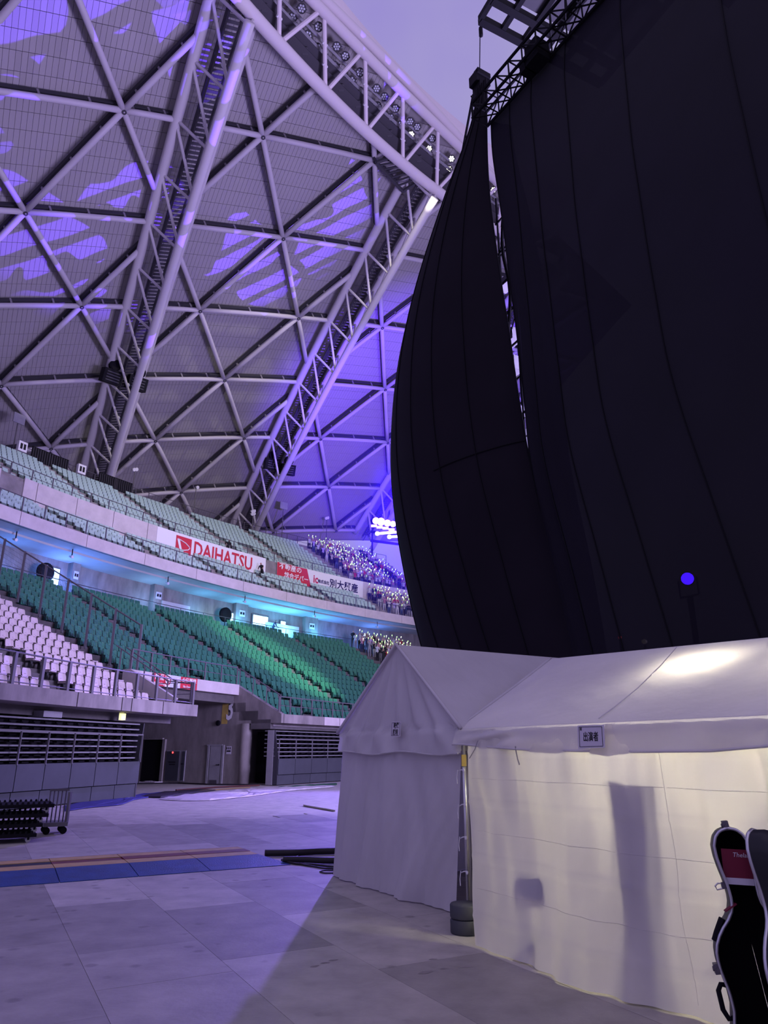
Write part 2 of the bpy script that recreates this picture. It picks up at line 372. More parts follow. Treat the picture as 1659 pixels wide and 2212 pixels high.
# front parapets, in panels
wf = struct('wall_front_parapet', MB().arc(76.75, 77.5, 3.17, 3.55, A0, TUN0-.1), M['concrete_dark'])
a = TUN0-.15
for k, w in enumerate([3.05]+[1.25]*20):
    b = a-w
    if b < A0: break
    part('parapet_panel', MB().arc(76.58, 76.76, 3.15, 3.62, b+.02, a-.02, .4), M['cladding'] if k > 0 else M['concrete'], wf); a = b
wl = struct('wall_front_ledge', MB().arc(76.12, 78.3, 3.15, 3.52, TUN1-.05, A1), M['concrete_dark'])
a = TUN1-.05
for k, w in enumerate([1.9, 1.55, .45, 1.9, 2.8, 3.1, 3.1, 3.1]):
    b = min(a+w, A1); part('parapet_panel', MB().arc(75.98, 76.14, 3.14, 3.62, a+.02, b-.02, .4), M['concrete'], wl); a = b
# below the stands
mb = MB(); mb.arc(80.2, 80.5, -.1, 3.3, A0, TUN0-.5); struct('wall_below_stand', mb, M['concrete_dark'])
mb = MB(); mb.arc(80.2, 80.5, -.1, 3.3, TUN1+.2, A1); struct('wall_below_ledge', mb, M['concrete_dark'])
mb = MB(); mb.arc(77.2, 80.4, 3.0, 3.17, A0, TUN0-.1); mb.arc(77.6, 80.4, 3.0, 3.17, TUN1+.1, A1); struct('ceiling_below_stand', mb, M['concrete_dark'])
# tunnel (gate 3)
def rp(r, az, z): return pol(r, az, z)
TW = 153.95
tang = unit(pol(80, TW-.01)-pol(80, TW))          # towards smaller azimuth = to the right in view
mb = MB(); mb.prism([rp(r, TW, z) for r, z in [(79.0, -.1), (79.0, 3.15), (76.62, 3.15), (76.62, 3.62), (79.75, 5.27), (79.85, 4.75), (97, 11.2), (97, -.1)]], tang*.35)
tw = struct('wall_tunnel', mb, M['concrete'])
mb = MB(); mb.prism([rp(r, TUN1+.15, z) for r, z in [(79.8, -.1), (79.8, 3.6), (97, 11.2), (97, -.1)]], -tang*.3); struct('wall_tunnel_far', mb, M['endplate'])
mb = MB(); mb.arc(96.6, 97, -.1, 11.2, TUN0-.3, TUN1+.3); struct('wall_tunnel_back', mb, M['concrete_dark'])
mb = MB(); mb.arc(79.55, 79.95, 4.70, 5.27, TUN0, TUN1+.1); struct('wall_tunnel_beam', mb, M['cladding'])
mb = MB(); mb.prism([rp(r, TUN1+.1, z) for r, z in [(77.3, 3.55), (79.9, 4.75), (79.9, 5.27), (79.5, 5.27), (76.9, 3.9)]], -tang*.18); struct('wall_stair_side', mb, M['cladding'])
mb = MB(); mb.lathe(rp(79.0, TW-.1, -.05), [(.30, 0), (.30, 3.2)], 16); struct('wall_pillar', mb, M['concrete'], True)
mb = MB(); mb.arc(79.3, 79.5, -.1, 3.2, TW-.8, TW-.2); struct('wall_recess', mb, M['concrete'])
# what is on the tunnel wall: door, doorway, cabinet, number, signs
TP = rp(80, TW, 0); er = unit(pol(1, TW)-pol(0, TW)); Wn = -tang; EX = -er; EZ = np.array([0, 0, 1.])   # EX: to the right in view
def tpx(x, y): return atplane(x, y, TP, tang)
def wall_box(mb, x0, y0, x1, y1, t, out=0.0):
    A, B = tpx(x0, y1), tpx(x1, y0); c = (A+B)/2; w = abs((B-A) @ EX)/2; h = abs(B[2]-A[2])/2
    mb.obox(c+Wn*(out+t/2), EX, Wn, EZ, w, t/2, h); return c, w, h
dr = thing('door_1', None, None, tpx(469, 1693)); dr['kind'] = 'structure'
mb = MB(); wall_box(mb, 450.5, 1611, 480, 1692.5, .05, .0); part('door_leaf', mb, M['greybox'], dr)
mb = MB()
for q in ((448.5, 1609, 450.6, 1693), (480, 1609, 482, 1693), (448.5, 1608, 482, 1611)): wall_box(mb, *q, .07)
part('door_frame', mb, M['greybox'], dr)
mb = MB(); c = tpx(474.5, 1652); mb.tube(c+Wn*.05, c+Wn*.12, .03, 8); mb.bar(c+Wn*.11, c+Wn*.11-EX*.18, .03, .035); part('door_handle', mb, M['blackmetal'], dr)
mb = MB()
for i in range(5): wall_box(mb, 453.5, 1685+i*1.6, 469.5, 1685.9+i*1.6, .03, .05)
part('vent_grille', mb, M['rail'], dr)
dw = thing('doorway_1', None, None, tpx(328, 1690)); dw['kind'] = 'structure'
mb = MB(); wall_box(mb, 303, 1598, 353, 1690, .02, .004); part('opening', mb, M['black'], dw)  # black sheet stands in for the unlit space behind the doorway
mb = MB()
for q in ((296, 1597, 303, 1691), (352, 1597, 355, 1690), (296, 1594, 355, 1598)): wall_box(mb, *q, .14)
part('door_frame', mb, M['concrete'], dw)
cb = thing('electrical_cabinet', 'dark grey two-door electrical cabinet with a red indicator on the tunnel wall', 'cabinet', tpx(378, 1686))
mb = MB(); wall_box(mb, 356, 1621, 403, 1686.5, .05); part('body', mb, M['greybox'], cb)
mb = MB(); wall_box(mb, 357, 1623, 390, 1685.5, .03, .05); part('door', mb, M['panel'], cb)
mb = MB(); wall_box(mb, 391, 1623, 402, 1685.5, .03, .05); part('door', mb, M['panel'], cb)
mb = MB(); c = tpx(375.5, 1625.5)+Wn*.08; mb.lathe(c, [(.05, 0), (.05, .03), (.0, .05)], 10, Wn); part('indicator_lamp', mb, E_['redled'], cb)
mb = MB()
for x0, x1, y in ((366, 381, 1645), (367, 380, 1650), (393, 399, 1649)): mb = MB(); wall_box(mb, x0, y, x1, y+2.4, .006, .08); part('printed_plate', mb, M['ink'], cb)
# painted 3 on its yellow block
mb = MB(); wall_box(mb, 478, 1503, 495, 1564, .006, .002); yb = MB(); yb = mb; o = part('yellow_block', yb, M['yellow'], tw)
mb = MB(); a3, b3 = tpx(486, 1560), tpx(509, 1504); text_on_plane(mb, '3', abs(b3[2]-a3[2])*1.32, (a3+b3)/2+Wn*.03, EX, EZ, bold=.03, squeeze=.62); part('painted_number', mb, M['white'], tw)
mb = MB(); c = tpx(472, 1562); mb.lathe(c, [(.15, 0), (.15, .07), (.10, .10), (0, .10)], 14, Wn); solo('wall_bell', mb, M['blackmetal'], 'round dark alarm bell on the tunnel wall below the painted number', 'bell', smooth=False)
s = thing('notice', 'small white notice with dark pictograms on the wall beside the tunnel door', 'sign', tpx(494, 1629))
mb = MB(); wall_box(mb, 489, 1612, 500, 1629, .02); part('plate', mb, M['paper'], s)
mb = MB()
for q in ((490, 1614, 492, 1619), (493.5, 1614, 495.5, 1619), (497, 1614, 499, 1619), (490, 1621, 499, 1624)): mb = MB(); wall_box(mb, *q, .004, .022); part('pictogram', mb, M['ink'], s)
# sign boards on the tunnel beam
def ring_at(x, y, r): P = cyl(x, y, r); return az_of(P), P[2]
RB = 79.5
def beam_sign(x0, x1, label, base, draw):
    a0, a1 = ring_at(x0, 1470, RB)[0], ring_at(x1, 1475, RB)[0]
    t = thing('beam_sign', label, 'sign', pol(RB-.05, (a0+a1)/2, 4.70), group=None)
    mb = MB(); mb.arc(RB-.05, RB-.005, 4.68, 5.26, a1, a0, .3); part('plate', mb, M[base], t)
    mb = MB(); draw(mb, (a0+a1)/2, abs(a0-a1)*math.pi/180*RB); part('lettering', mb, M['white'] if base != 'white' else M['ink'], t)
    return t
def d1(mb, a, w): text_on_ring(mb, '禁 煙', .30, RB-.06, a, 5.08, .006); text_on_ring(mb, 'No Smoking', .16, RB-.06, a, 4.80, .003)
def d2(mb, a, w): text_on_ring(mb, '火気厳禁', .29, RB-.06, a, 5.07, .006); text_on_ring(mb, 'No Open Fire', .16, RB-.06, a, 4.79, .003)
def d3(mb, a, w): text_on_ring(mb, '3', .52, RB-.06, a-.15, 4.94, .01, .8); text_on_ring(mb, 'GATE', .10, RB-.06, a+.35, 5.12)
beam_sign(329, 354.5, 'red no smoking board with white lettering on the tunnel beam', 'red', d1)
beam_sign(388.5, 424.5, 'red no open fire board with white lettering on the tunnel beam', 'red', d2)
beam_sign(365.5, 388, 'pale grey board with a white number between the red boards', 'lens', d3)
a0, a1 = ring_at(355, 1470, RB)[0], ring_at(365, 1475, RB)[0]; am = (a0+a1)/2
t = thing('pictogram_board', 'square no-smoking pictogram board between the red and the grey board', 'sign', pol(RB-.05, am, 4.70))
mb = MB(); mb.arc(RB-.05, RB-.005, 4.68, 5.26, a1, a0, .3); part('plate', mb, M['white'], t)
mb = MB(); q = [pol(RB-.06, am-math.degrees(.21*math.cos(u)/RB), 4.98+.21*math.sin(u)) for u in np.linspace(0, 2*math.pi, 20)[:-1]]; mb.path(q, .025, 5, closed=True)
mb.bar(pol(RB-.06, am+.1, 5.12), pol(RB-.06, am-.1, 4.84), .03, .03); part('ring', mb, M['red'], t)
mb = MB(); mb.bar(pol(RB-.058, am+.09, 4.96), pol(RB-.058, am-.09, 4.96), .02, .04); part('cigarette', mb, M['ink'], t)

# upper deck
mb = MB()
for a, b in [(A0, A1)]:
    mb.grid([[pol(91.0, x, 14.28), pol(92.5, x, 14.26), pol(92.55, x, 14.14), pol(95.2, x, 14.05)] for x in np.linspace(A0, A1, 70)])
    mb.grid([[pol(91.05, x, 15.02), pol(99.3, x, 15.02)] for x in np.linspace(A0, A1, 70)])
struct('ceiling_soffit', mb, M['soffit'])
ws = struct('wall_upper_fascia', MB().arc(91.05, 91.3, 14.27, 15.0, A0, A1), M['concrete_dark'])
a = A0
while a < A1:
    b = min(a+3.25, A1); part('fascia_panel', MB().arc(90.95, 91.06, 14.25, 15.08, a+.012, b-.012, .6), M['cladding'], ws); a = b
mb = MB(); mb.arc(94.8, 95.1, 11.2, 14.1, A0, A1); wc = struct('wall_concourse', mb, M['concrete'])
NU1, NU2 = 5, 11
def up1(k): return 91.35+.88*k, 15.08+.5*k
def up2(k): return 97.0+.86*k, 19.25+.575*k
mb = MB()
for k in range(NU1): r, z = up1(k); mb.arc(r-.1, r+1.2, z-.5, z, A0, A1)
for k in range(NU2): r, z = up2(k); mb.arc(r, r+1.3, z-.6, z, A0, A1)
mb.arc(96.0, 97.1, 18.7, 19.25, A0, A1); r, z = up2(NU2); mb.arc(r, 110.5, z-.6, z, A0, A1)
struct('floor_upper_terrace', mb, M['concrete'])
mb = MB(); mb.arc(95.95, 96.2, 15.0, 19.0, A0, A1); wb = struct('wall_banner', mb, M['concrete_dark'])
RBN = 95.9
def az_px(x, y, r=RBN): return az_of(cyl(x, y, r))
opens = [(az_px(600, 1225)-.02, az_px(574, 1218)+.02), (az_px(52, 1040), az_px(4, 1010))]
a = A0+.4
while a < A1:
    b = min(a+2.05, A1)
    for o0, o1 in opens:
        if a < o0 < b: b = o0
        if o0 <= a < o1: a = o1; b = min(a+2.05, A1)
    part('wall_panel', MB().arc(RBN-.04, RBN+.06, 17.2, 19.32, a+.015, b-.015, .6), M['cladding'], wb); a = b
# advertising banners on the wall panels
RBT = RBN-.075
def banner(label, x0, x1, draw):
    a0, a1 = az_px(*x0), az_px(*x1)
    t = thing('advertising_banner', label, 'banner', pol(RBT, (a0+a1)/2, 17.7))
    mb = MB(); mb.arc(RBT, RBT+.025, 17.5, 19.30, a1, a0, .5); part('sheet', mb, M['white'], t); draw(t, a0, a1); return t
def deg(m_): return math.degrees(m_/RBT)
def draw_d(t, a0, a1):
    ea, eb = az_px(378, 1175), az_px(412, 1180)
    mb = MB(); mb.arc(RBT-.02, RBT-.002, 17.62, 19.08, eb, ea, .4); part('emblem_field', mb, M['red'], t)
    w = (ea-eb); mbw = MB()
    def P(u, v): return pol(RBT-.03, ea-w*u, 17.62+1.46*v)
    outl = [P(.10, .80), P(.30, .76), P(.62, .66), P(.86, .50), P(.90, .42), P(.80, .30), P(.50, .20), P(.36, .18)]
    mbw.path(outl, .045, 5); mbw.add([P(.06, .80), P(.22, .80), P(.42, .18), P(.30, .10)], [(0, 1, 2, 3)])
    part('emblem', mbw, M['white'], t)
    mb = MB(); ta, tb = az_px(417, 1190), az_px(543, 1215); V, F = text_mesh('DAIHATSU', 1.75, .03); wd = V[:, 0].max()-V[:, 0].min()
    sq = (ta-tb)*math.pi/180*RBT/wd
    mb.add([pol(RBT-.03, (ta+tb)/2-deg((v[0])*sq), 18.32+v[1]) for v in V], F); part('lettering', mb, M['red'], t)
banner('white banner with red emblem and large red Latin lettering on the upper wall', (337, 1160), (573, 1215), draw_d)
def draw_b(t, a0, a1):
    ra, rb, rc = az_px(598, 1213), az_px(662, 1228), az_px(671, 1248)
    mb = MB(); G = [[pol(RBT-.02, a0+(rc-a0)*u if True else 0, 17.52), pol(RBT-.02, a0+(rb-a0)*u, 19.28)] for u in np.linspace(0, 1, 6)]; mb.grid(G); part('red_field', mb, M['red'], t)
    mb = MB(); text_on_ring(mb, '不動産の', .66, RBT-.03, a0-deg(1.75), 18.92, .012, 1.15); text_on_ring(mb, '総合デパート', .62, RBT-.03, a0-deg(2.9), 18.14, .012, 1.05); part('white_lettering', mb, M['white'], t)
    mb = MB(); c = az_px(681, 1240); text_on_ring(mb, 'ic', 1.15, RBT-.03, c, 18.42, .03, .9); part('emblem', mb, M['red'], t)
    mb = MB(); text_on_ring(mb, '株式会社', .42, RBT-.03, az_px(698, 1246), 18.3, .008, .95); text_on_ring(mb, '別大興産', 1.02, RBT-.03, az_px(742, 1252), 18.3, .02, 1.0); part('black_lettering', mb, M['ink'], t)
banner('red and white banner with Japanese lettering beside the crowd in the upper stand', (598, 1213), (783, 1262), draw_b)

# concourse columns, lit doorways and signs
def column(x0, x1, y, label_y, n):
    a0, a1 = az_px(x0, y, 94.5), az_px(x1, y, 94.5); am = (a0+a1)/2
    o = struct('wall_column', MB().arc(94.3, 94.8, 11.3, 14.1, a1, a0, .3), M['concrete'])
    t = thing('column_sign', ['square pictogram sign on the concourse column %s' % s_ for s_ in ('nearest the tall fence', 'beside the white booth', 'left of the leaning steward', 'beside the widest lit doorway')][n], 'sign', pol(94.2, am, 12.9))
    w = min(.20, (a0-a1)*.3)
    mb = MB(); mb.arc(94.24, 94.28, 12.95, 13.5, am-w, am+w, .3); part('plate', mb, M['cyan'] if 'cyan' in M else M['paper'], t)
    
    for q_ in (-1, 1): mb = MB(); mb.arc(94.21, 94.24, 13.12, 13.33, am+q_*w*.45-w*.28, am+q_*w*.45+w*.28, .3); part('pictogram', mb, M['ink'], t)
for n, q in enumerate([(151, 168, 1240), (329, 349, 1280), (507, 533, 1310), (657, 684, 1345)]): column(*q, 0, n)
spill = []
def lit(x0, x1, ytop, ybot, n, em, r=94.68):
    a0, a1 = az_px(x0, ybot, r), az_px(x1, ybot, r); zt, zb = cyl((x0+x1)/2, ytop, r)[2], cyl((x0+x1)/2, ybot, r)[2]; zb = max(zb, 11.35)
    w = thing('window_%d' % n, None, None, pol(r, (a0+a1)/2, zb)); w['kind'] = 'structure'
    spill.append((pol(93.5, (a0+a1)/2, 12.35), em, n))
    part('window_frame', MB().arc(r, r+.10, zb-.05, zt+.08, a1-.06, a0+.06, .3), M['rail'], w)
    mb = MB(); m = 3
    for i in range(m): mb.arc(r-.06, r-.01, zb+.06, zt-.02, a1+(a0-a1)*(i+.06)/m, a1+(a0-a1)*(i+.94)/m, .3)
    part('glass_pane', mb, E_[em], w)
for n, q in enumerate([(104, 124, 1226, 1264, 'doorw'), (494, 514, 1325, 1345, 'door'), (545, 578, 1330, 1352, 'door'), (661, 684, 1350, 1376, 'door'), (784, 800, 1372, 1396, 'doorw'), (606, 616, 1342, 1352, 'door')]):
    lit(*q[:4], n+1, q[4])
# light spilling out of the lit doorways on to the soffit
for p, em, n in spill: lamp('doorway_spill_lamp', 'POINT', p, 170 if n != 1 else 300, (.10, .55, 1.0) if em == 'door' else (.09, .24, 1.0), shadow_soft_size=.5)
for x, y, e, c in ((440, 1322, 130, (.10, .5, 1.0)), (620, 1350, 170, (.1, .5, 1.0)), (725, 1365, 150, (.09, .24, 1.0)), (215, 1262, 90, (.10, .30, 1.0)), (330, 1300, 120, (.2, .5, 1.0)), (20, 1215, 150, (.08, .26, 1.0))):
    lamp('added_soffit_fill', 'POINT', pol(93.5, az_px(x, y, 93.5), 12.3), e, c, shadow_soft_size=.6)  # added fill points that spread the blue glow along the soffit
mb = MB()
for x0, x1, y in ((349, 410, 1300), (578, 645, 1340)):
    mb.arc(94.2, 94.75, 11.3, 12.9, az_px(x1, y, 94.3), az_px(x0, y, 94.3), .4)
struct('wall_booth', mb, M['cladding'])

# ================================================================== railings
def rail_run(name, label, pts_fn, az0, az1, h, step, rails=(1.0,), m='rail', group=None, pr=.035, skip=None, infill=None):
    """posts at each step, rails as curved tubes"""
    mid = (az0+az1)/2; r, z = pts_fn(mid); t = thing(name, label, 'railing', pol(r, mid, z), group=group)
    n = max(1, int(round(abs(az1-az0)/step))); azs = np.linspace(az0, az1, n+1)
    for a in azs:
        r, z = pts_fn(a); p = pol(r, a, z); tg = unit(pol(r, a+.01)-pol(r, a))
        mb = MB(); mb.obox(p+np.array([0, 0, h/2]), tg, unit(p*[1, 1, 0]-np.array([*CEN, 0])), (0, 0, 1), pr, pr*.7, h/2); part('post', mb, M[m], t)
    fine = np.linspace(az0, az1, max(2, int(abs(az1-az0)/.5)+1))
    for q in rails:
        mb = MB(); mb.path([pol(pts_fn(a)[0], a, pts_fn(a)[1]+h*q) for a in fine], .03 if q > .95 else .018, 6); part('top_rail' if q > .95 else 'mid_rail', mb, M[m], t)
    return t
rail_run('guard_rail', 'dark steel guard rail along the edge of the upper deck', lambda a: (91.12, 15.05), A0, 172, 1.0, 1.05, (1.0,))
rail_run('guard_rail', 'dark steel guard rail above the white banner wall', lambda a: (96.3, 19.25), A0, 172, 1.0, 1.02, (1.0, .5))
rail_run('guard_rail', 'rear guard rail along the top walkway under the roof', lambda a: (107.2, 25.55), A0, 152.2, 1.25, .85, (1.0, .5))
rail_run('guard_rail', 'guard rail along the parapet in front of the green seats', lambda a: (76.85, 3.6), 140, TUN0-.05, .95, .82, (1.0, .5), 'fence')
rail_run('guard_rail', 'guard rail with heavy posts along the stained concrete ledge', lambda a: (76.25, 3.6), TUN1, 172, 1.0, 1.02, (1.0, .12), 'fence', pr=.06)
rail_run('guard_rail', 'guard rail on the white beam above the tunnel mouth', lambda a: (79.75, 5.27), TUN0, TUN1, .95, .95, (1.0, .5), 'fence')
rail_run('guard_rail', 'thin guard rail along the concourse behind the green seats', lambda a: (93.2, 11.35), A0, 172, 1.0, 1.5, (1.0,), 'rail', pr=.02)
# sloping rail down the tunnel side and stair rails
t = thing('stair_rail', 'sloping rail following the pink concrete wall beside the tunnel', 'railing', pol(78.2, TW-.1, 4.4))
for i in range(4):
    r = 76.8+i*.95; z = 3.62+(r-76.62)*.527; mb = MB(); mb.bar(pol(r, TW-.1, z), pol(r, TW-.1, z+.95), .05, .05, up=(1, 0, 0)); part('post', mb, M['fence'], t)
mb = MB(); mb.tube(pol(76.8, TW-.1, 4.6), pol(79.7, TW-.1, 6.2), .03, 6); part('top_rail', mb, M['fence'], t)
t = thing('stair_rail', 'pair of sloping stair rails between the pinkish seats and the tunnel', 'railing', pol(77.5, TUN1, 3.6))
for j, a in enumerate((TUN1+.35, TUN1-.15)):
    mb = MB(); mb.tube(pol(76.4, a, 4.55), pol(77.3, a, 4.65), .028, 6); mb.tube(pol(77.3, a, 4.65), pol(80.3, a, 6.35), .028, 6); part('top_rail', mb, M['fence'], t)
    for r, z in ((77.3, 3.6), (78.6, 4.3), (80.0, 5.1)): mb = MB(); mb.bar(pol(r, a, z), pol(r, a, z+1.1), .05, .05, up=(1, 0, 0)); part('post', mb, M['fence'], t)
# return rail at the end of the ledge, seen over the tunnel
t = thing('guard_rail', 'short four-bar rail at the end of the ledge over the tunnel', 'railing', pol(77.0, TUN1-.02, 3.6))
for r in (76.4, 77.3, 78.2): mb = MB(); mb.bar(pol(r, TUN1-.02, 3.5), pol(r, TUN1-.02, 4.6), .06, .06, up=(1, 0, 0)); part('post', mb, M['fence'], t)
for z in (3.85, 4.1, 4.35, 4.6): mb = MB(); mb.tube(pol(76.4, TUN1-.02, z), pol(78.3, TUN1-.02, z), .018, 6); part('bar', mb, M['fence'], t)
# tall wire fence between pinkish and green seats
FA = 159.75
t = thing('wire_fence', 'tall dark wire fence stepping up between the pinkish seats and the green seats', 'fence', pol(80, FA, 4.5))
def fz(r): return 3.35+(r-77.3)*.5407
prev = None
for i in range(9):
    r = 79.8+i*1.62; z = fz(r); p = pol(r, FA, z)
    mb = MB(); mb.bar(p, p+np.array([0, 0, 2.75]), .10, .10, up=(1, 0, 0)); part('post', mb, M['fence'], t)
    if prev is not None:
        q = prev; mb = MB(); mb.tube(q+np.array([0, 0, 2.7]), p+np.array([0, 0, 2.7]), .035, 6); part('top_rail', mb, M['fence'], t)
        mb = MB()
        for u in np.linspace(.04, .96, 14): b0 = q+(p-q)*u; mb.bar(b0+[0, 0, .2], b0+[0, 0, 2.7], .006, .006, up=(1, 0, 0))
        for u in np.linspace(.2, 2.65, 12): mb.bar(q+[0, 0, u], p+[0, 0, u], .006, .006)
        o = part('wire_mesh', mb, M['rail'], t); o['kind'] = 'stuff'
    prev = p
# dark banner panels and equipment on the rear rail
for i, (x, y, lab) in enumerate([(90, 985, 'dark covered equipment rack on the rear rail, the first right of the white box'), (125, 1000, 'dark covered equipment rack on the rear rail, beside the lamp-free gap'), (232, 1040, 'dark barred gate panel on the rear rail at the foot of the near arch'), (265, 1052, 'dark barred gate panel on the rear rail just right of the near arch foot')]):
    a = az_px(x, y, 107.0); t = thing('rear_panel', lab, 'panel', pol(107.0, a, 25.55))
    part('frame', MB().arc(106.9, 107.0, 25.55, 27.05, a-.55, a+.55, .3), M['blackmetal'], t)
    mb = MB()
    for u in np.linspace(-.5, .5, 9): mb.bar(pol(106.86, a+u, 25.65), pol(106.86, a+u, 26.95), .05, .03, up=(1, 0, 0))
    part('bars', mb, M['rail'], t)
for x, y, lab in ((45, 966, 'white box with twin labels on a post at the rear rail far from the arch'), (173, 1015, 'white box with twin labels on the rear rail beside the near arch foot'), (231, 1085, 'white box hanging on the rear rail above the banner wall')):
    a = az_px(x, y, 107); z = cyl(x, y, 107)[2]; t = thing('white_box', lab, 'box', pol(107, a, z-.45))
    part('body', MB().arc(106.7, 107.0, z-.45, z+.45, a-.22, a+.22, .3), M['white'], t)
    mb = MB(); mb.arc(106.67, 106.7, z-.25, z+.25, a-.14, a-.03, .3); mb.arc(106.67, 106.7, z-.25, z+.25, a+.03, a+.14, .3); part('label_plate', mb, M['ink'], t)
    mb = MB(); mb.bar(pol(106.9, a, 25.4), pol(106.9, a, z-.4), .08, .08, up=(1, 0, 0)); part('post', mb, M['rail'], t)
# thin lamp masts behind the upper seats
for x, y0, y1, lab in ((292, 1013, 1090, 'thin mast with two small lamps near the foot of the near arch'), (424, 1052, 1112, 'thin mast with one small lamp between the two arches'), (547, 1103, 1135, 'thin mast with a cluster of lamps at the foot of the second arch'), (612, 1093, 1140, 'thin mast carrying a grey flat panel right of the second arch'), (706, 1118, 1145, 'thin mast with two lamps above the crowd'), (40, 905, 985, 'mast carrying a grey flat panel at the corner above the upper seats')):
    r = 107.6; p0, p1 = cyl(x, y1, r), cyl(x, y0, r); p0 = np.array([p1[0], p1[1], 25.5]); t = thing('lamp_mast', lab, 'mast', p0)
    mb = MB(); mb.tube(p0, p1, .05, 6); part('pole', mb, M['rail'], t)
    inn = -unit([*(p1[:2]-CEN), 0]); tg = unit(np.cross(inn, (0, 0, 1)))
    if 'panel' in lab: mb = MB(); mb.obox(p1+inn*.1, tg, inn, (0, 0, 1), .55, .05, .45); part('flat_panel', mb, M['greybox'], t)
    else:
        for j in range(1 if 'one' in lab else 2 if 'two' in lab else 4):
            mb = MB(); c = p1+tg*(.28*(j % 2)-.1)+np.array([0, 0, -.35*(j//2)-.12*(j % 2)]); mb.lathe(c, [(.10, -.2), (.2, .15), (.17, .18), (0, .16)], 10, unit(inn+[0, 0, -.4])); part('lamp_head', mb, M['white'], t)
# small lamps hanging under the soffit
for x, y, lab in ((40, 1128, 'pair of grey boxes and a lamp under the upper deck edge by the frame edge'), (160, 1168, 'small lamp on a bracket under the soffit in the blue light'), (365, 1232, 'small white lamp under the soffit between the two blue glows'), (530, 1278, 'small lamp on a bracket under the soffit in the cyan light'), (680, 1310, 'small lamp on a bracket under the soffit above the widest lit doorway'), (815, 1338, 'small white lamp under the soffit by the crowd')):
    p = cyl(x, y, 92.2); p[2] = min(p[2], 13.75); t = thing('soffit_lamp', lab, 'lamp', p)
    inn = -unit([*(p[:2]-CEN), 0])
    mb = MB(); mb.bar(p, [p[0], p[1], 14.27], .05, .05, up=(1, 0, 0)); part('bracket', mb, M['blackmetal'], t)
    mb = MB(); mb.lathe(p, [(.06, -.22), (.11, .08), (.09, .10), (0, .08)], 10, unit(inn+[0, 0, -.3])); part('lamp_head', mb, M['white'], t)
# ================================================================== the dome
QL = np.array([[-15.36, 50.68], [7.74, 4.13], [.48, 8.09], [-.08, -.08], [-.1, -.1], [.01, -.12]])*K
def plan(i, j): return np.array([1, i, j, i*i, i*j, j*j]) @ QL
def dome(i, j, h=0.0):
    p = plan(i, j); z = ZD+math.sqrt(max(RD*RD-((p-CEN)**2).sum(), 1)); P = np.array([p[0], p[1], z]); return DC+(P-DC)*((RD+h)/RD)
def dab(a, b, h=0.0): return dome(a-b/2, b, h)
def inv_ij(p):
    ij = np.zeros(2)
    for _ in range(25):
        f = plan(*ij)-p; e = 1e-4; J = np.c_[(plan(ij[0]+e, ij[1])-plan(*ij))/e, (plan(ij[0], ij[1]+e)-plan(*ij))/e]; ij = ij-np.linalg.solve(J, f)
    return ij
def ab_of(P):                                  # any point near the dome -> (a, b)
    d = (np.asarray(P)-DC); d = DC+d*(RD/np.linalg.norm(d)); i, j = inv_ij(d[:2]); return np.array([i+j/2, j])
class Edge:
    """a smooth roof-edge line read off the dome at height h, extended both ways"""
    def __init__(s, px, h):
        s.h = h; s.ab = np.array([ab_of(sph(x, y, h)) for x, y in px]); s.c = np.polyfit(s.ab[:, 0], s.ab[:, 1], 2)
    def b(s, a): return np.polyval(s.c, a) if a < 3 else np.polyval(s.c, 3)+(a-3)*np.polyval(np.polyder(s.c), 3)
    def P(s, a): return dab(a, s.b(a), s.h)
LC = Edge([(540, 30), (620, 110), (700, 190), (790, 285), (870, 360), (965, 425)], -2*K)
UC = Edge([(677, 0), (731, 60), (785, 119), (894, 217), (984, 311)], -.5*K)
U2 = Edge([(705, 2), (800, 103), (908, 203), (998, 305)], .35*K)
OC = Edge([(735, 0), (785, 65), (858, 145), (935, 215), (1002, 277)], 1.5*K)
DK = Edge([(677, 0), (731, 60), (785, 119), (894, 217), (984, 311)], 1.0*K)     # where the deck stops
HD = 1.0*K
Alo, Ahi, Bhi = -3.2, 5.2, 4.4
ceil_ = MB()
cols = []
for a in np.arange(Alo, Ahi+.01, .15):
    b0 = DK.b(a); cols.append([dab(a, b0+(Bhi-b0)*t, HD+.14) for t in np.linspace(0, 1, 46)])
ceil_.grid(cols, flip=True)
ceiling = struct('ceiling', ceil_, M['deckback'])
# deck panels: standing-seam trays between the tubes
PA, PBn = .0340, .150
cand = []
for ia in range(int(Alo/PA), int(Ahi/PA)):
    a = ia*PA
    for ib in range(-30, 30):
        b = ib*PBn
        if b < max(DK.b(a), DK.b(a+PA)) or b+PBn > Bhi: continue
        c = dab(a+PA/2, b+PBn/2, HD); x, y, w = proj(c)
        if w < 1 or not (-130 < x < 1190 and -170 < y < 1230): continue
        cand.append((np.linalg.norm(c-_O), a, b))
cand.sort()
def tray(mb, a, b):
    ga, gb = .0009, .0020
    q = [dab(a+ga, b+gb, HD), dab(a+PA-ga, b+gb, HD), dab(a+PA-ga, b+PBn-gb, HD), dab(a+ga, b+PBn-gb, HD)]
    t = [DC+(p-DC)*((RD+HD+.05)/(RD+HD)) for p in q]
    mb.add(q+t, [(3, 2, 1, 0), (0, 1, 5, 4), (1, 2, 6, 5), (2, 3, 7, 6), (3, 0, 4, 7)])
for d, a, b in cand[:300]:
    mb = MB(); tray(mb, a, b); link('roof_panel', mb.mesh('roof_panel', M['deck']), ceiling)
mb = MB()
for d, a, b in cand[300:]: tray(mb, a, b)
stuff('roof_panels', mb, M['deck'], None, None, ceiling)
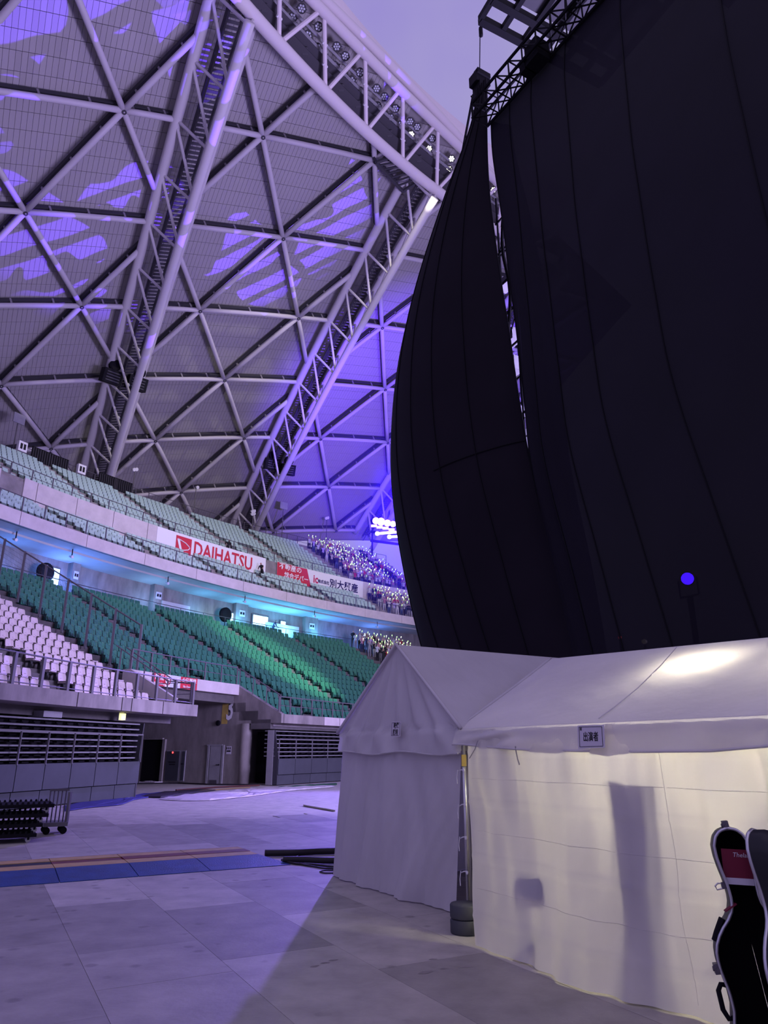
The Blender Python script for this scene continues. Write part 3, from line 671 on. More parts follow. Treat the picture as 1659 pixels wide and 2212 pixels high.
# tubes of the triangular grid
ARCH = [-.5, 1.5, 3.5]; AW = .144; AWR = .172
def keep(P): x, y, w = proj(P); return w > 1 and -260 < x < 1230 and -260 < y < 1240
def tubes():
    for i in range(-7, 11):
        for j in range(-7, 6):
            for di, dj in ((1, 0), (0, 1), (-1, 1)):
                yield (i+j/2, j), (i+di+(j+dj)/2, j+dj)
lug = MB(); lug.box(-.07, .07, -.10, .10, -.36, .36); lug_me = lug.mesh('lug', M['lug'])
nt_ = 0
for (a0, b0), (a1, b1) in tubes():
    if max(b0, b1) > Bhi or min(a0, a1) < Alo or max(a0, a1) > Ahi: continue
    u0, u1 = 0.0, 1.0
    ends = []
    for A in ARCH:                               # stop at the arch chords
        s0, s1 = a0-A, a1-A
        if abs(s0) < 1e-6: u0 = max(u0, AW/abs(s1))
        elif abs(s1) < 1e-6: u1 = min(u1, 1-AW/abs(s0))
        elif s0*s1 < 0:
            um = s0/(s0-s1); ends = [(u0, um-AW/abs(a1-a0)), (um+AW/abs(a1-a0), u1)]
    for v0, v1 in (ends or [(u0, u1)]):
        def at(u, h=0.0): return dab(a0+(a1-a0)*u, b0+(b1-b0)*u, h)
        def inside(u): a = a0+(a1-a0)*u; return b0+(b1-b0)*u-LC.b(a)-.06
        f0, f1 = inside(v0), inside(v1)
        if f0 < 0 and f1 < 0: continue
        if f0 < 0: v0 = v0+(v1-v0)*(-f0/(f1-f0))
        elif f1 < 0: v1 = v0+(v1-v0)*(f0/(f0-f1))
        if v1-v0 < .08: continue
        if not (keep(at(v0)) or keep(at(v1)) or keep(at((v0+v1)/2))): continue
        mb = MB(); mb.path([at(u) for u in np.linspace(v0, v1, 4)], .215, 10)
        tb = link('roof_tube', mb.mesh('roof_tube', M['tube'], True), ceiling); nt_ += 1
        mb = MB(); P0, P1 = at(v0, .74), at(v1, .74); mb.bar(P0, P1, .20, .34, up=unit(P0-DC))
        pl = link('purlin', mb.mesh('purlin', M['purlin']), tb)
        for u in (.2, .5, .8):
            p = at(v0+(v1-v0)*u, .46); o = bpy.data.objects.new('lug', lug_me); COL.objects.link(o); o.parent = tb
            z = unit(p-DC); x = unit(P1-P0); yv = unit(np.cross(z, x)); x = np.cross(yv, z)
            o.matrix_local = Matrix(((x[0], yv[0], z[0], p[0]), (x[1], yv[1], z[1], p[1]), (x[2], yv[2], z[2], p[2]), (0, 0, 0, 1)))
# node discs where tubes meet
nd_b = MB(); nd_b.lathe((0, 0, 0), [(.17, -.10), (.17, .12)], 10); ndm = nd_b.mesh('node_cap', M['purlin'])
for i in range(-7, 8):
    for j in range(-7, 6):
        a, b = i+j/2, j
        if min(abs(a-A) for A in ARCH) < .2 or b < LC.b(a)+.05 or b > Bhi or not (Alo < a < Ahi): continue
        p = dab(a, b, -.14)
        if not keep(p): continue
        o = bpy.data.objects.new('node_cap', ndm); COL.objects.link(o); o.parent = ceiling
        z = unit(p-DC); x = unit(np.cross((0, 1, 0), z)); yv = np.cross(z, x)
        o.matrix_local = Matrix(((x[0], yv[0], z[0], p[0]), (x[1], yv[1], z[1], p[1]), (x[2], yv[2], z[2], p[2]), (0, 0, 0, 1)))
        # a ball joint behind the cap carries the six tubes
        mb = MB(); mb.lathe(dab(a, b, 0), [(0, -.26), (.2, -.18), (.28, 0), (.2, .18), (0, .26)], 10, z); link('node_ball', mb.mesh('node_ball', M['tube'], True), ceiling)

# ------------------------------------------------------------------ arch trusses
ARCH_LABEL = ['triangular white steel arch truss nearest the camera, rising from the far left stand', 'triangular white steel arch truss in the middle, meeting the roof edge by the black cloth', 'triangular white steel arch truss beside the violet stage lamps, mostly behind the black cloth']
for n, A in enumerate(ARCH):
    bt = LC.b(A)+.02; bb = 4.05
    t = thing('arch_truss', ARCH_LABEL[n], 'truss', dab(A, bb))
    bs = np.linspace(bt, bb, 40)
    for s_ in (-1, 1):
        mb = MB(); mb.path([dab(A+(-AW if s_ < 0 else AWR), b) for b in bs], .37 if s_ < 0 else .26, 12); part('upper_chord', mb, M['chord'], t, True)
    mb = MB(); mb.path([dab(A-.012, b, -3.5) for b in bs], .33, 12); part('lower_chord', mb, M['chord'], t, True)
    bn = [bt+.04]+[x for x in np.arange(-4, 4.3, .5) if bt+.2 < x <= bb]; nb_ = len(bn)-1
    for k in range(nb_):
        for s_ in (-1, 1):
            mb = MB(); mb.tube(dab(A+(-AW if s_ < 0 else AWR), bn[k]), dab(A, bn[k]-.01, -3.5), .115, 7); part('strut', mb, M['chord'], t)
            mb = MB(); mb.tube(dab(A+(-AW if s_ < 0 else AWR), bn[k]+.02), dab(A, bn[k+1]-.02, -3.5), .115, 7); part('diagonal', mb, M['chord'], t)
    # walkway inside the truss: side beams, steps, hand rails
    for s_ in (-.3, .42):
        mb = MB(); mb.path([dab(A+s_*AW, b, -.75) for b in bs], .13, 4); part('walkway_beam', mb, M['catwalk'], t)
    mb = MB()
    for b in np.arange(bt+.05, bb, .042):
        p, q = dab(A-.3*AW, b, -.72), dab(A+.42*AW, b, -.72); u = unit(p-DC); mb.bar(p, q, .20, .05, up=u)
    o = part('walkway_steps', mb, M['catwalk'], t); o['kind'] = 'stuff'
    mb = MB(); mb.path([dab(A-.5*AW, b, -1.6) for b in bs], .05, 5); mb.path([dab(A-.5*AW, b, -1.1) for b in bs], .04, 5); part('hand_rail', mb, M['catwalk'], t)
    for b in bn[1:]:
        mb = MB(); p = dab(A-.02, b-.12, -1.9); mb.lathe(p, [(.0, -.12), (.15, -.1), (.15, .1), (0, .12)], 8, unit(p-DC)); part('cable_clamp', mb, M['white'], t)
# dark lamp boxes on the arches
def lamp_box(x, y, h, label):
    p = sph(x, y, h); t = thing('lamp_box', label, 'floodlight', p-np.array([0, 0, .8])); inn = unit(np.array([0, 0, 1.])-p*[.012, .012, .02]); 
    f = unit(_O-p+np.array([20, 10, 8])); sd = unit(np.cross(f, (0, 0, 1))); up = np.cross(sd, f)
    mb = MB(); mb.obox(p-up*.6, sd, f, up, .85, .5, .62); part('housing', mb, M['blackmetal'], t)
    mb = MB()
    for q in range(4): mb.obox(p-up*(.25+.25*q)+f*.52, sd, f, up, .6, .03, .05)
    part('louvre', mb, M['catwalk'], t)
    mb = MB(); mb.lathe(p+up*.45, [(.12, -.4), (.5, -.1), (.52, .35), (.40, .40), (0, .3)], 14, f); part('round_lamp', mb, M['black'], t)
lamp_box(244, 800, -.6, 'dark lamp box with a round lamp on the outer side of the near arch')
lamp_box(298, 815, -.9, 'dark lamp box with a round lamp on the inner side of the near arch')
lamp_box(589, 992, -.6, 'dark lamp box with a round lamp on the outer side of the middle arch')
lamp_box(622, 1004, -.9, 'dark lamp box with a round lamp on the inner side of the middle arch')

# ------------------------------------------------------------------ the edge truss with its floodlights
Lk = np.array([(607, 85), (703, 192), (793, 283), (872, 352), (945, 408)]); la = [LC.ab[0, 0]]
la = np.array([ab_of(sph(x, y, LC.h))[0] for x, y in Lk]); lf = np.polyfit(np.arange(1, 6), la, 2)
Uk = np.array([(697, 35), (785, 128), (866, 205), (940, 285)]); ua = np.array([ab_of(sph(x, y, UC.h))[0] for x, y in Uk]); uf = np.polyfit(np.arange(2, 6), ua, 2)
k0, k1 = -3, 9
def La(k): return np.polyval(lf, k) if 0 <= k <= 6.5 else (np.polyval(lf, 0)+(k)*np.polyval(np.polyder(lf), 0) if k < 0 else np.polyval(lf, 6.5)+(k-6.5)*np.polyval(np.polyder(lf), 6.5))
def Ua(k): return np.polyval(uf, k) if 1 <= k <= 6.5 else (np.polyval(uf, 1)+(k-1)*np.polyval(np.polyder(uf), 1) if k < 1 else np.polyval(uf, 6.5)+(k-6.5)*np.polyval(np.polyder(uf), 6.5))
ks = np.linspace(k0, k1, 60)
et = thing('edge_truss', 'big white tubular truss along the roof opening, carrying the floodlights', 'truss', LC.P(La(3)))
mb = MB(); mb.path([LC.P(La(k)) for k in ks], .43, 14); part('lower_chord', mb, M['edge'], et, True)
mb = MB(); mb.path([UC.P(Ua(k)) for k in ks], .36, 12); part('upper_chord', mb, M['edge'], et, True)
mb = MB(); mb.path([U2.P(Ua(k)) for k in ks], .34, 12); part('outer_chord', mb, M['edge'], et, True)
for k in range(k0, k1):
    mb = MB(); mb.tube(LC.P(La(k)), UC.P(Ua(k)), .15, 8); part('vertical', mb, M['fascia'], et)
    mb = MB(); mb.tube(LC.P(La(k)), UC.P(Ua(k+.93)), .15, 8); part('diagonal', mb, M['fascia'], et)
    for u in (.35, .62): mb = MB(); p = LC.P(La(k))*(1-u)+UC.P(Ua(k))*u; mb.lathe(p, [(0, -.2), (.1, -.2), (.1, .2), (0, .2)], 6, unit(UC.P(Ua(k+1))-UC.P(Ua(k)))); part('clamp', mb, M['white'], et)
mb = MB()
G0 = [[U2.P(Ua(k)), OC.P(Ua(k)+.0)] for k in ks]
G1 = [[p+np.array([0, 0, .35]) for p in row] for row in G0]; mb.grid(G0); mb.grid(G1, flip=True); mb.grid([[a[1], b[1]] for a, b in zip(G0, G1)]); mb.grid([[b[0], a[0]] for a, b in zip(G0, G1)])
part('fascia_panel', mb, M['fascia'], et)
# catwalk hung inside the truss
def EM(k, u, h): p = LC.P(La(k))*(1-u)+UC.P(Ua(k))*u; d = unit(p-DC); return p+d*h
for i, (u, h, w) in enumerate([(.16, .9, .5), (.30, 1.0, .5), (.44, 1.1, .12), (.58, 1.1, .10)]):
    mb = MB(); pts = [EM(k, u, h) for k in np.linspace(k0, k1, 40)]
    for p, q in zip(pts[:-1], pts[1:]): mb.bar(p, q, w*1.6, .12, up=unit(p-DC))
    part('catwalk_deck' if i < 2 else 'catwalk_rail', mb, M['catwalk'] if i < 2 else M['greybox'], et)
mb = MB()
for k in np.arange(k0, k1, .14):
    p, q = EM(k, .1, .95), EM(k, .48, 1.15); mb.bar(p, q, .07, .07)
    if int(k*100) % 3 == 0: mb.obox(EM(k, .23, .8), unit(q-p), unit(np.cross(q-p, p-DC)), unit(p-DC), .22, .2, .03)
o = part('catwalk_bars', mb, M['catwalk'], et); o['kind'] = 'stuff'
FL = [(530, 50), (475, 105), (630, 160), (567, 210), (625, 285), (740, 278), (790, 335), (727, 393), (878, 432), (828, 480), (880, 545), (978, 528), (1025, 578), (983, 632), (1090, 648), (1062, 703), (1122, 745), (1178, 725), (1220, 758), (1185, 803), (1310, 827), (1290, 888), (1425, 948), (1410, 1010)]
FL = [(460+x/2.765, y/2.765) for x, y in FL]+[(600, 8), (650, -8), (1066, 410), (1068, 445)]
forder = {i: r for r, i in enumerate(sorted(range(len(FL)), key=lambda i: FL[i][0]+FL[i][1]))}
lit_i = {19, 21, 22, 23, 24+2}
fh = MB(); fh.lathe((0, 0, 0), [(.0, -.42), (.16, -.40), (.22, -.2), (.31, -.02), (.31, .04), (.27, .04)], 16); fh_me = fh.mesh('housing', M['catwalk'], True)
fl_ = MB(); fl_.lathe((0, 0, 0), [(0, .02), (.28, .02), (.28, .03), (0, .035)], 16); fl_me = [fl_.mesh('lens', M['lens']), fl_.mesh('lens', E_['lit'])]
fc = MB()
for k in range(7):
    c = np.array([0, 0, .045]) if k == 0 else np.array([.165*math.cos(k*math.pi/3), .165*math.sin(k*math.pi/3), .045]); fc.lathe(c, [(.068, -.012), (.068, .01), (0, .016)], 8)
fc_me = [fc.mesh('led_cells', M['ledcell']), fc.mesh('led_cells', E_['lit'])]
fb = MB(); fb.path([(-.34, 0, -.05), (-.34, 0, -.4), (-.2, 0, -.55), (.2, 0, -.55), (.34, 0, -.4), (.34, 0, -.05)], .03, 5); fb_me = fb.mesh('yoke', M['catwalk'])
for n, (x, y) in enumerate(FL):
    p = sph(x, y, -.15); on = n in lit_i
    t = thing('floodlight', ('floodlight glowing white' if on else 'unlit round floodlight')+f', {nth(forder[n]+1)} counting down the roof edge truss', 'floodlight', p, group='floodlights on the edge truss')
    f = unit(_O+np.array([rng.uniform(-8, 14), rng.uniform(-2, 12), 0])-p)
    t.rotation_mode = 'QUATERNION'; t.rotation_quaternion = Vector(f).to_track_quat('Z', 'Y')
    for nm, me in (('housing', fh_me), ('yoke', fb_me)): link(nm, me, t, loc=(0, 0, 0))
    ln_ = link('lens', fl_me[on and n >= 22], t, loc=(0, 0, 0)); link('led_cells', fc_me[on], ln_, loc=(0, 0, 0))
# dark maintenance gantry where the middle arch meets the edge
gp = [sph(x, y, .2) for x, y in ((805, 335), (862, 398), (905, 370), (850, 318))]
g = thing('maintenance_gantry', 'dark lattice maintenance gantry at the head of the middle arch under the roof edge', 'gantry', gp[1]-np.array([0, 0, 1]))
up_ = unit(gp[0]-DC)
for i in range(4):
    for h in (0, -1.0): mb = MB(); mb.bar(gp[i]+up_*h, gp[(i+1) % 4]+up_*h, .22, .22); part('beam', mb, M['catwalk'], g)
    mb = MB(); mb.bar(gp[i], gp[i]-up_, .18, .18); part('corner_post', mb, M['catwalk'], g)
for u in np.linspace(.1, .8, 6):
    a, b, c, d = gp[0]*(1-u)+gp[1]*u, gp[3]*(1-u)+gp[2]*u, gp[0]*(1-u-.14)+gp[1]*(u+.14), gp[3]*(1-u-.14)+gp[2]*(u+.14)
    mb = MB(); mb.bar(a-up_, d-up_, .12, .12); mb.bar(a, b, .14, .14); part('lattice_bar', mb, M['catwalk'], g)
# ================================================================== seats
def seat_parts_tip():
    """tip-up stadium seat, row direction x, facing +y"""
    back = MB(); G = []
    for z, y, w in ((.40, -.10, .19), (.46, -.125, .215), (.62, -.16, .22), (.78, -.20, .215), (.82, -.205, .18)): G.append([(-w, y+.035, z), (-w*.5, y, z), (w*.5, y, z), (w, y+.035, z)])
    back.grid(G); back.grid([[(x, y-.03, z) for x, y, z in row] for row in G], flip=True)
    back.add([G[-1][0], G[-1][1], G[-1][2], G[-1][3]]+[(x, y-.03, z) for x, y, z in G[-1]], [(0, 1, 5, 4), (1, 2, 6, 5), (2, 3, 7, 6)])
    pan = MB(); pan.obox((0, -.045, .33), (1, 0, 0), (0, .97, .24), (0, -.24, .97), .20, .028, .17); pan.obox((0, .0, .30), (1, 0, 0), (0, .97, .24), (0, -.24, .97), .12, .02, .10)
    br = MB(); br.box(-.235, -.215, -.16, .02, .05, .50); br.box(.215, .235, -.16, .02, .05, .50); br.box(-.23, .23, -.13, -.09, .14, .19)
    return back, pan, br
def seat_parts_bucket():
    back = MB(); G = []
    for z, y, w in ((.40, -.12, .215), (.52, -.17, .225), (.66, -.20, .22), (.74, -.215, .20), (.775, -.22, .15)): G.append([(-w, y+.06, z), (-w*.6, y+.005, z), (w*.6, y+.005, z), (w, y+.06, z)])
    back.grid(G); back.grid([[(x, y-.03, z) for x, y, z in row] for row in G], flip=True); back.add(list(G[-1])+[(x, y-.03, z) for x, y, z in G[-1]], [(0, 1, 5, 4), (1, 2, 6, 5), (2, 3, 7, 6)])
    back.add([r[0] for r in G]+[(r[0][0], r[0][1]-.03, r[0][2]) for r in G], [(i, i+1, i+6, i+5) for i in range(4)]); back.add([r[3] for r in G]+[(r[3][0], r[3][1]-.03, r[3][2]) for r in G], [(i+5, i+6, i+1, i) for i in range(4)])
    back.box(-.03, .03, -.205, -.16, .56, .58)
    pan = MB(); pan.grid([[(-.225, -.14, .44), (-.17, -.15, .40), (.17, -.15, .40), (.225, -.14, .44)], [(-.225, .05, .45), (-.17, .05, .405), (.17, .05, .405), (.225, .05, .45)], [(-.20, .25, .44), (-.16, .26, .42), (.16, .26, .42), (.20, .25, .44)], [(-.17, .28, .40), (-.15, .28, .38), (.15, .28, .38), (.17, .28, .40)]])
    pan.box(-.20, .20, -.14, .24, .365, .395)
    br = MB(); br.box(-.05, .05, -.12, .02, 0, .37); br.box(-.15, .15, -.16, .06, .33, .366)
    return back, pan, br
def seats_on_row(r, a0, a1, aisles, gap, w=.50):
    """azimuths of seat centres between aisles"""
    out = []; cuts = sorted([a0]+[x for x in aisles if a0 < x < a1]+[a1]); dg = math.degrees(1/r)
    for c0, c1 in zip(cuts[:-1], cuts[1:]):
        s0 = c0+(gap*dg if c0 != a0 else 0); s1 = c1-(gap*dg if c1 != a1 else 0); n = int((s1-s0)/(w*dg))
        if n > 0: out += [(x, i, n-1-i, c0) for i, x in enumerate(s0+((s1-s0)-n*w*dg)/2+(np.arange(n)+.5)*w*dg)]
    return out
AISLE_L = [131.2, 136.2, 141.0, 146.0, 150.6, 155.2, 164.6, 169.0, 173.4]
AISLE_U = [129.2, 133.75, 138.15, 142.5, 146.8, 151.1, 155.4, 159.7, 164]
CROWD_U, CROWD_L = 133.6, 136.0
def make_kind(name, parts, mats, places, labeler, cat, group, stuffname, stufflabel):
    """places: (x,y,z,rz, dist); the 300 nearest become things with parts, the rest one stuff object"""
    places.sort(key=lambda p: p[-1]); meshes = [p.mesh(n, m) for n, p, m in zip(('backrest', 'seat_pan', 'bracket'), parts, mats)]
    for i, (x, y, z, rz, info, d) in enumerate(places[:300]):
        t = thing(name, labeler(info), cat, (x, y, z), rz, group)
        for nm, me in zip(('backrest', 'seat_pan', 'bracket'), meshes): link(nm, me, t, loc=(0, 0, 0))
    rest = places[300:]
    if rest:
        V = [np.array(p.v) for p in parts]; off = np.cumsum([0]+[len(v) for v in V]); V0 = np.concatenate(V); F0 = [tuple(i+off[n] for i in f) for n, p in enumerate(parts) for f in p.f]; mi = [n for n, p in enumerate(parts) for f in p.f]
        vs, fs, ms = [], [], []
        for q, (x, y, z, rz, info, d) in enumerate(rest):
            c, s = math.cos(rz), math.sin(rz); R = np.array([[c, s, 0], [-s, c, 0], [0, 0, 1]]); vs.append(V0 @ R+[x, y, z]); b = q*len(V0); fs += [tuple(i+b for i in f) for f in F0]; ms += mi
        me = bpy.data.meshes.new(stuffname); me.from_pydata(np.concatenate(vs).tolist(), [], fs)
        for m in mats: me.materials.append(m)
        me.polygons.foreach_set('material_index', ms); me.update()
        o = link(stuffname, me); tag(o, stufflabel, cat, kind='stuff')
def place(r, az, z, info=None):
    p = pol(r, az, z); return (p[0], p[1], z, math.radians(az+90), info, float(np.linalg.norm(p-_O)))
def vis(p, x0=-60, x1=1000, ypad=60):
    x, y, w = proj([p[0], p[1], p[2]+.4]); return w > 1 and x0 < x < x1 and -ypad < y < 2212+ypad
gp_, wp_, up_a = [], [], []
for k in range(NLOW):
    r = low_r(k)+.56; lo = 130.0
    if k >= 3: segs = [(lo, TUN1-.62)]
    else: segs = [(lo, TUN0-.25)]
    for s0, s1 in segs:
        for a, i_, j_, c0 in seats_on_row(r, s0, s1, AISLE_L, .55):
            if a < CROWD_L+.2 and k > 9: continue
            p = place(r, a, low_z(k), (k, j_, c0)); 
            if vis(p): gp_.append(p)
    for a, i_, j_, c0 in seats_on_row(r, TUN1+.45, 175.5, AISLE_L, .5, .52):
        p = place(r, a, low_z(k), (k, i_, c0))
        if vis(p, -90): wp_.append(p)
tip = seat_parts_tip()
def blk(c0, names):
    ks_ = sorted(names); return names[max([q for q in ks_ if q <= c0+.3], default=ks_[0])]
GB = {130: 'nearest lower crowd', 136.2: 'below the stewards', 141.0: 'second right of tunnel', 146.0: 'first right of tunnel', 150.6: 'beside tunnel wall', 155.2: 'over tunnel mouth'}
UB = {127: 'crowd block', 133.75: 'block beside the crowd', 138.15: 'over Japanese banner', 142.5: 'over the banner gap', 146.8: 'over emblem banner', 151.1: 'first left of emblem banner', 155.4: 'second left of emblem banner', 159.7: 'third left of emblem banner', 164: 'block at the frame edge'}
PB = {160: 'block beside the wire fence', 164.6: 'middle block', 169: 'block at the frame edge', 173.4: 'block at the frame edge'}
lab_green = lambda q: f'dark green seat, {nth(q[0]+1)} row, {nth(q[1]+1)} from left aisle, {blk(q[2], GB)}'
lab_pink = lambda q: f'pinkish white seat, {nth(q[0]+1)} row, {nth(q[1]+1)} from right end, {blk(q[2], PB)}'
lab_aqua = lambda q: f'pale aqua seat, {nth(q[0]+1)} row, {nth(q[1]+1)} from left aisle, {blk(q[2], UB)}'
make_kind('spectator_chair', tip, (M['green'], M['green'], M['green2']), gp_, lab_green, 'seat', 'green seats of the lower stand', 'green_seats', 'further dark green tip-up seats filling the lower stand')
make_kind('bucket_chair', seat_parts_bucket(), (M['white_seat'], M['white_seat'], M['bracket']), wp_, lab_pink, 'seat', 'pinkish white bucket seats', 'bucket_seats', 'further pinkish white bucket seats high on the terrace')
for k in range(NU1):
    r, z = up1(k); r += .52
    for a, i_, j_, c0 in seats_on_row(r, 127.5, 172, AISLE_U, .55):
        if a < CROWD_U: continue
        p = place(r, a, z, (k, j_, c0))
        if vis(p): up_a.append(p)
for k in range(NU2):
    r, z = up2(k); r += .52
    for a, i_, j_, c0 in seats_on_row(r, 127.5, 172, AISLE_U, .55):
        if a < CROWD_U or any(o0-.05 < a < o1+.05 and k < 4 for o0, o1 in opens): continue
        p = place(r, a, z, (k+NU1, j_, c0))
        if vis(p): up_a.append(p)
make_kind('tiered_chair', seat_parts_tip(), (M['pale'], M['pan_shade'], M['bracket']), up_a, lab_aqua, 'seat', 'pale aqua seats of the upper stand', 'aqua_seats', 'further pale aqua tip-up seats filling the upper stand')
# aisle steps
mb = MB()
for a in AISLE_L:
    if TUN0 < a < TUN1: ks_ = range(4, NLOW)
    else: ks_ = range(1, NLOW)
    for k in ks_:
        w = math.degrees(.42/low_r(k)); mb.arc(low_r(k)-.42, low_r(k)+.02, low_z(k)-.4, low_z(k)-.22, a-w, a+w, .3)
struct('floor_lower_steps', mb, M['terrace'])
mb = MB()
for a in AISLE_U:
    for fn, n in ((up1, NU1), (up2, NU2)):
        for k in range(1, n): r, z = fn(k); w = math.degrees(.5/r); mb.arc(r-.42, r+.02, z-.4, z-.25, a-w, a+w, .3)
struct('floor_upper_steps', mb, M['concrete'])

# ================================================================== people
def human(pose, seated=False):
    """one continuous skinned body facing +y, 1.66 m tall"""
    bm = bmesh.new(); sk = bm.verts.layers.skin.verify(); V = {}
    def v(n, co, r, root=False):
        x = bm.verts.new(co); x[sk].radius = (r, r*.8) if n in ('chest', 'belly', 'pelvis', 'shou') else (r, r); x[sk].use_root = root; V[n] = x
    def e(*ns):
        for a, b in zip(ns[:-1], ns[1:]): bm.edges.new((V[a], V[b]))
    lean = {'lean': .28}.get(pose, 0.0)
    v('pelvis', (0, 0, .90), .145, True); v('belly', (0, lean*.25, 1.06), .135); v('chest', (0, lean*.6, 1.24), .155); v('shou', (0, lean*.8, 1.36), .12); v('neck', (0, lean*.95, 1.43), .055)
    v('chin', (0, .03+lean*1.05, 1.50), .075); v('head', (0, .01+lean*1.1, 1.575), .098); v('top', (0, -.01+lean*1.1, 1.635), .06)
    e('pelvis', 'belly', 'chest', 'shou', 'neck', 'chin', 'head', 'top')
    for s, q in ((-1, 'l'), (1, 'r')):
        v('hip'+q, (s*.095, 0, .84), .105); v('knee'+q, (s*.105, .015, .47), .07); v('ank'+q, (s*.105, -.02, .09), .048); v('toe'+q, (s*.115, .11, .045), .04)
        e('pelvis', 'hip'+q, 'knee'+q, 'ank'+q, 'toe'+q)
        sy = lean*.8
        v('sh'+q, (s*.185, sy, 1.355), .07)
        up = (pose == 'up' and s > 0) or pose == 'both'
        if up: el, wr, ha = (s*.27, .16, 1.42), (s*.22, .22, 1.66), (s*.22, .23, 1.76)
        elif pose in ('up', 'hold'): el, wr, ha = (s*.24, .05+sy, 1.10), (s*.12, .24+sy, 1.20), (s*.07, .28+sy, 1.25)
        elif pose == 'lean': el, wr, ha = (s*.24, .30, 1.12), (s*.18, .46, 1.02), (s*.17, .52, .98)
        else: el, wr, ha = (s*.245, -.02, 1.10), (s*.255, .06, .87), (s*.25, .08, .78)
        v('el'+q, el, .048); v('wr'+q, wr, .036); v('ha'+q, ha, .042); e('shou', 'sh'+q, 'el'+q, 'wr'+q, 'ha'+q)
    me = bpy.data.meshes.new('person'); bm.to_mesh(me); bm.free(); o = bpy.data.objects.new('person', me); COL.objects.link(o)
    o.modifiers.new('skin', 'SKIN').use_smooth_shade = True
    s = o.modifiers.new('sub', 'SUBSURF'); s.levels = 1
    dg = bpy.context.evaluated_depsgraph_get(); out = bpy.data.meshes.new_from_object(o.evaluated_get(dg)); bpy.data.objects.remove(o); bpy.data.meshes.remove(me)
    return out, lean
CLOTH = {n: mat('cloth_'+n, c, .85) for n, c in dict(white=(.46, .45, .48), black=(.016, .015, .018), navy=(.02, .028, .08), pink=(.38, .16, .22), grey=(.22, .21, .24), lavender=(.40, .32, .58), denim=(.07, .10, .20), cream=(.40, .36, .32), red=(.40, .03, .05)).items()}
def dress(base, lean, top, bottom):
    me = base.copy(); me.materials.clear()
    for m in (M['skin'], CLOTH[top], CLOTH[bottom], M['hair'], M['black']): me.materials.append(m)
    for p in me.polygons:
        c = p.center; y = c.y-lean*1.05*max(0, min(1, (c.z-.9)/.6)); ax = abs(c.x)
        if c.z > 1.46 and ax < .13: i = 3 if (c.z > 1.615 or y < .015) else 0
        elif c.z > .90 and (ax < .215 or c.z > 1.22 and ax < .25 and c.z < 1.45): i = 1
        elif c.z > .60 and ax > .20: i = 0
        elif c.z > 1.4: i = 0 if ax > .1 else 1
        elif c.z > .085: i = 2
        else: i = 4
        p.material_index = i
    return me
BASES = {p: human(p) for p in ('up', 'both', 'hold', 'down', 'lean')}
def person(p, rz, pose, top, bottom, label, group=None, scale=1.0, cache={}):
    key = (pose, top, bottom)
    if key not in cache: cache[key] = dress(*BASES[pose], top, bottom)
    o = link('person', cache[key], loc=tuple(p), rz=rz); o.scale = (scale,)*3; return tag(o, label, 'person', group)
st = MB(); st.lathe((0, 0, 0), [(.016, -.12), (.016, .0), (.03, .02), (.046, .08), (.034, .13), (0, .15)], 8); st_me = [st.mesh('light_stick', E_['stick']), st.mesh('light_stick', E_['stickw'])]
tops = ['white', 'black', 'navy', 'pink', 'grey', 'lavender', 'cream', 'black', 'white', 'red']; bots = ['black', 'denim', 'white', 'navy', 'black', 'grey']
crowd = []
for fn, n, lo, hi in ((up1, NU1, 127.9, CROWD_U), (up2, NU2, 127.9, CROWD_U)):
    for k in range(n):
        r, z = fn(k); hi_k = hi-.35+(.0 if k else 0)
        for a, i_, j_, c0 in seats_on_row(r+.45, lo, hi_k, AISLE_U, .45, .53): crowd.append((r+.45+rng.uniform(-.1, .1), a+rng.uniform(-.07, .07), z, 'u', k+(NU1 if fn is up2 else 0), j_+(0 if c0 > 129 else 17)))
for k in range(10, NLOW):
    for a, i_, j_, c0 in seats_on_row(low_r(k)+.45, 131.0, CROWD_L-.1-(NLOW-1-k)*.06, AISLE_L, .45, .53): crowd.append((low_r(k)+.45, a+rng.uniform(-.07, .07), low_z(k), 'l', k, j_))
cc = []
for r, a, z, w, k, j_ in crowd:
    P = pol(r, a, z); x, y, d = proj(P+np.array([0, 0, .8]))
    if x > 925: continue
    cc.append((float(np.linalg.norm(P-_O)), r, a, z, w, k, j_))
cc.sort(); more = cc[300:]; cc = cc[:300]
for i, (d, r, a, z, w, k, j_) in enumerate(cc):
    tp, bo = tops[rng.integers(len(tops))], bots[rng.integers(len(bots))]; pose = ('up', 'up', 'both', 'hold', 'up')[rng.integers(5)]; sc = rng.uniform(.92, 1.06); rz = math.radians(a+90)-.25+rng.uniform(-.3, .3)
    st_ = 'upper' if w == 'u' else 'lower'; wh = f'{st_} crowd, {nth(k+1)} row, {nth(j_+1)} from left edge'; P = pol(r, a, z)
    person(P, rz, pose, tp, bo, f'person in {tp} top and {bo} trousers, {wh}', f'{st_} crowd', sc)
    hx, hy, hz = {'up': (.22, .23, 1.78), 'both': (.22, .23, 1.78), 'hold': (.07, .28, 1.27)}[pose]
    c, s = math.cos(rz), math.sin(rz); q = rng.integers(2) if rng.random() < .6 else 0
    o = link('light_stick', st_me[q], loc=(P[0]+(hx*c-hy*s)*sc, P[1]+(hx*s+hy*c)*sc, P[2]+hz*sc), rz=rz); o.rotation_euler = (rng.uniform(-.4, .2), rng.uniform(-.4, .4), rz)
    tag(o, ('greenish' if q == 0 else 'white')+' light stick held in the '+wh, 'light stick', f'light sticks of the {st_} crowd')
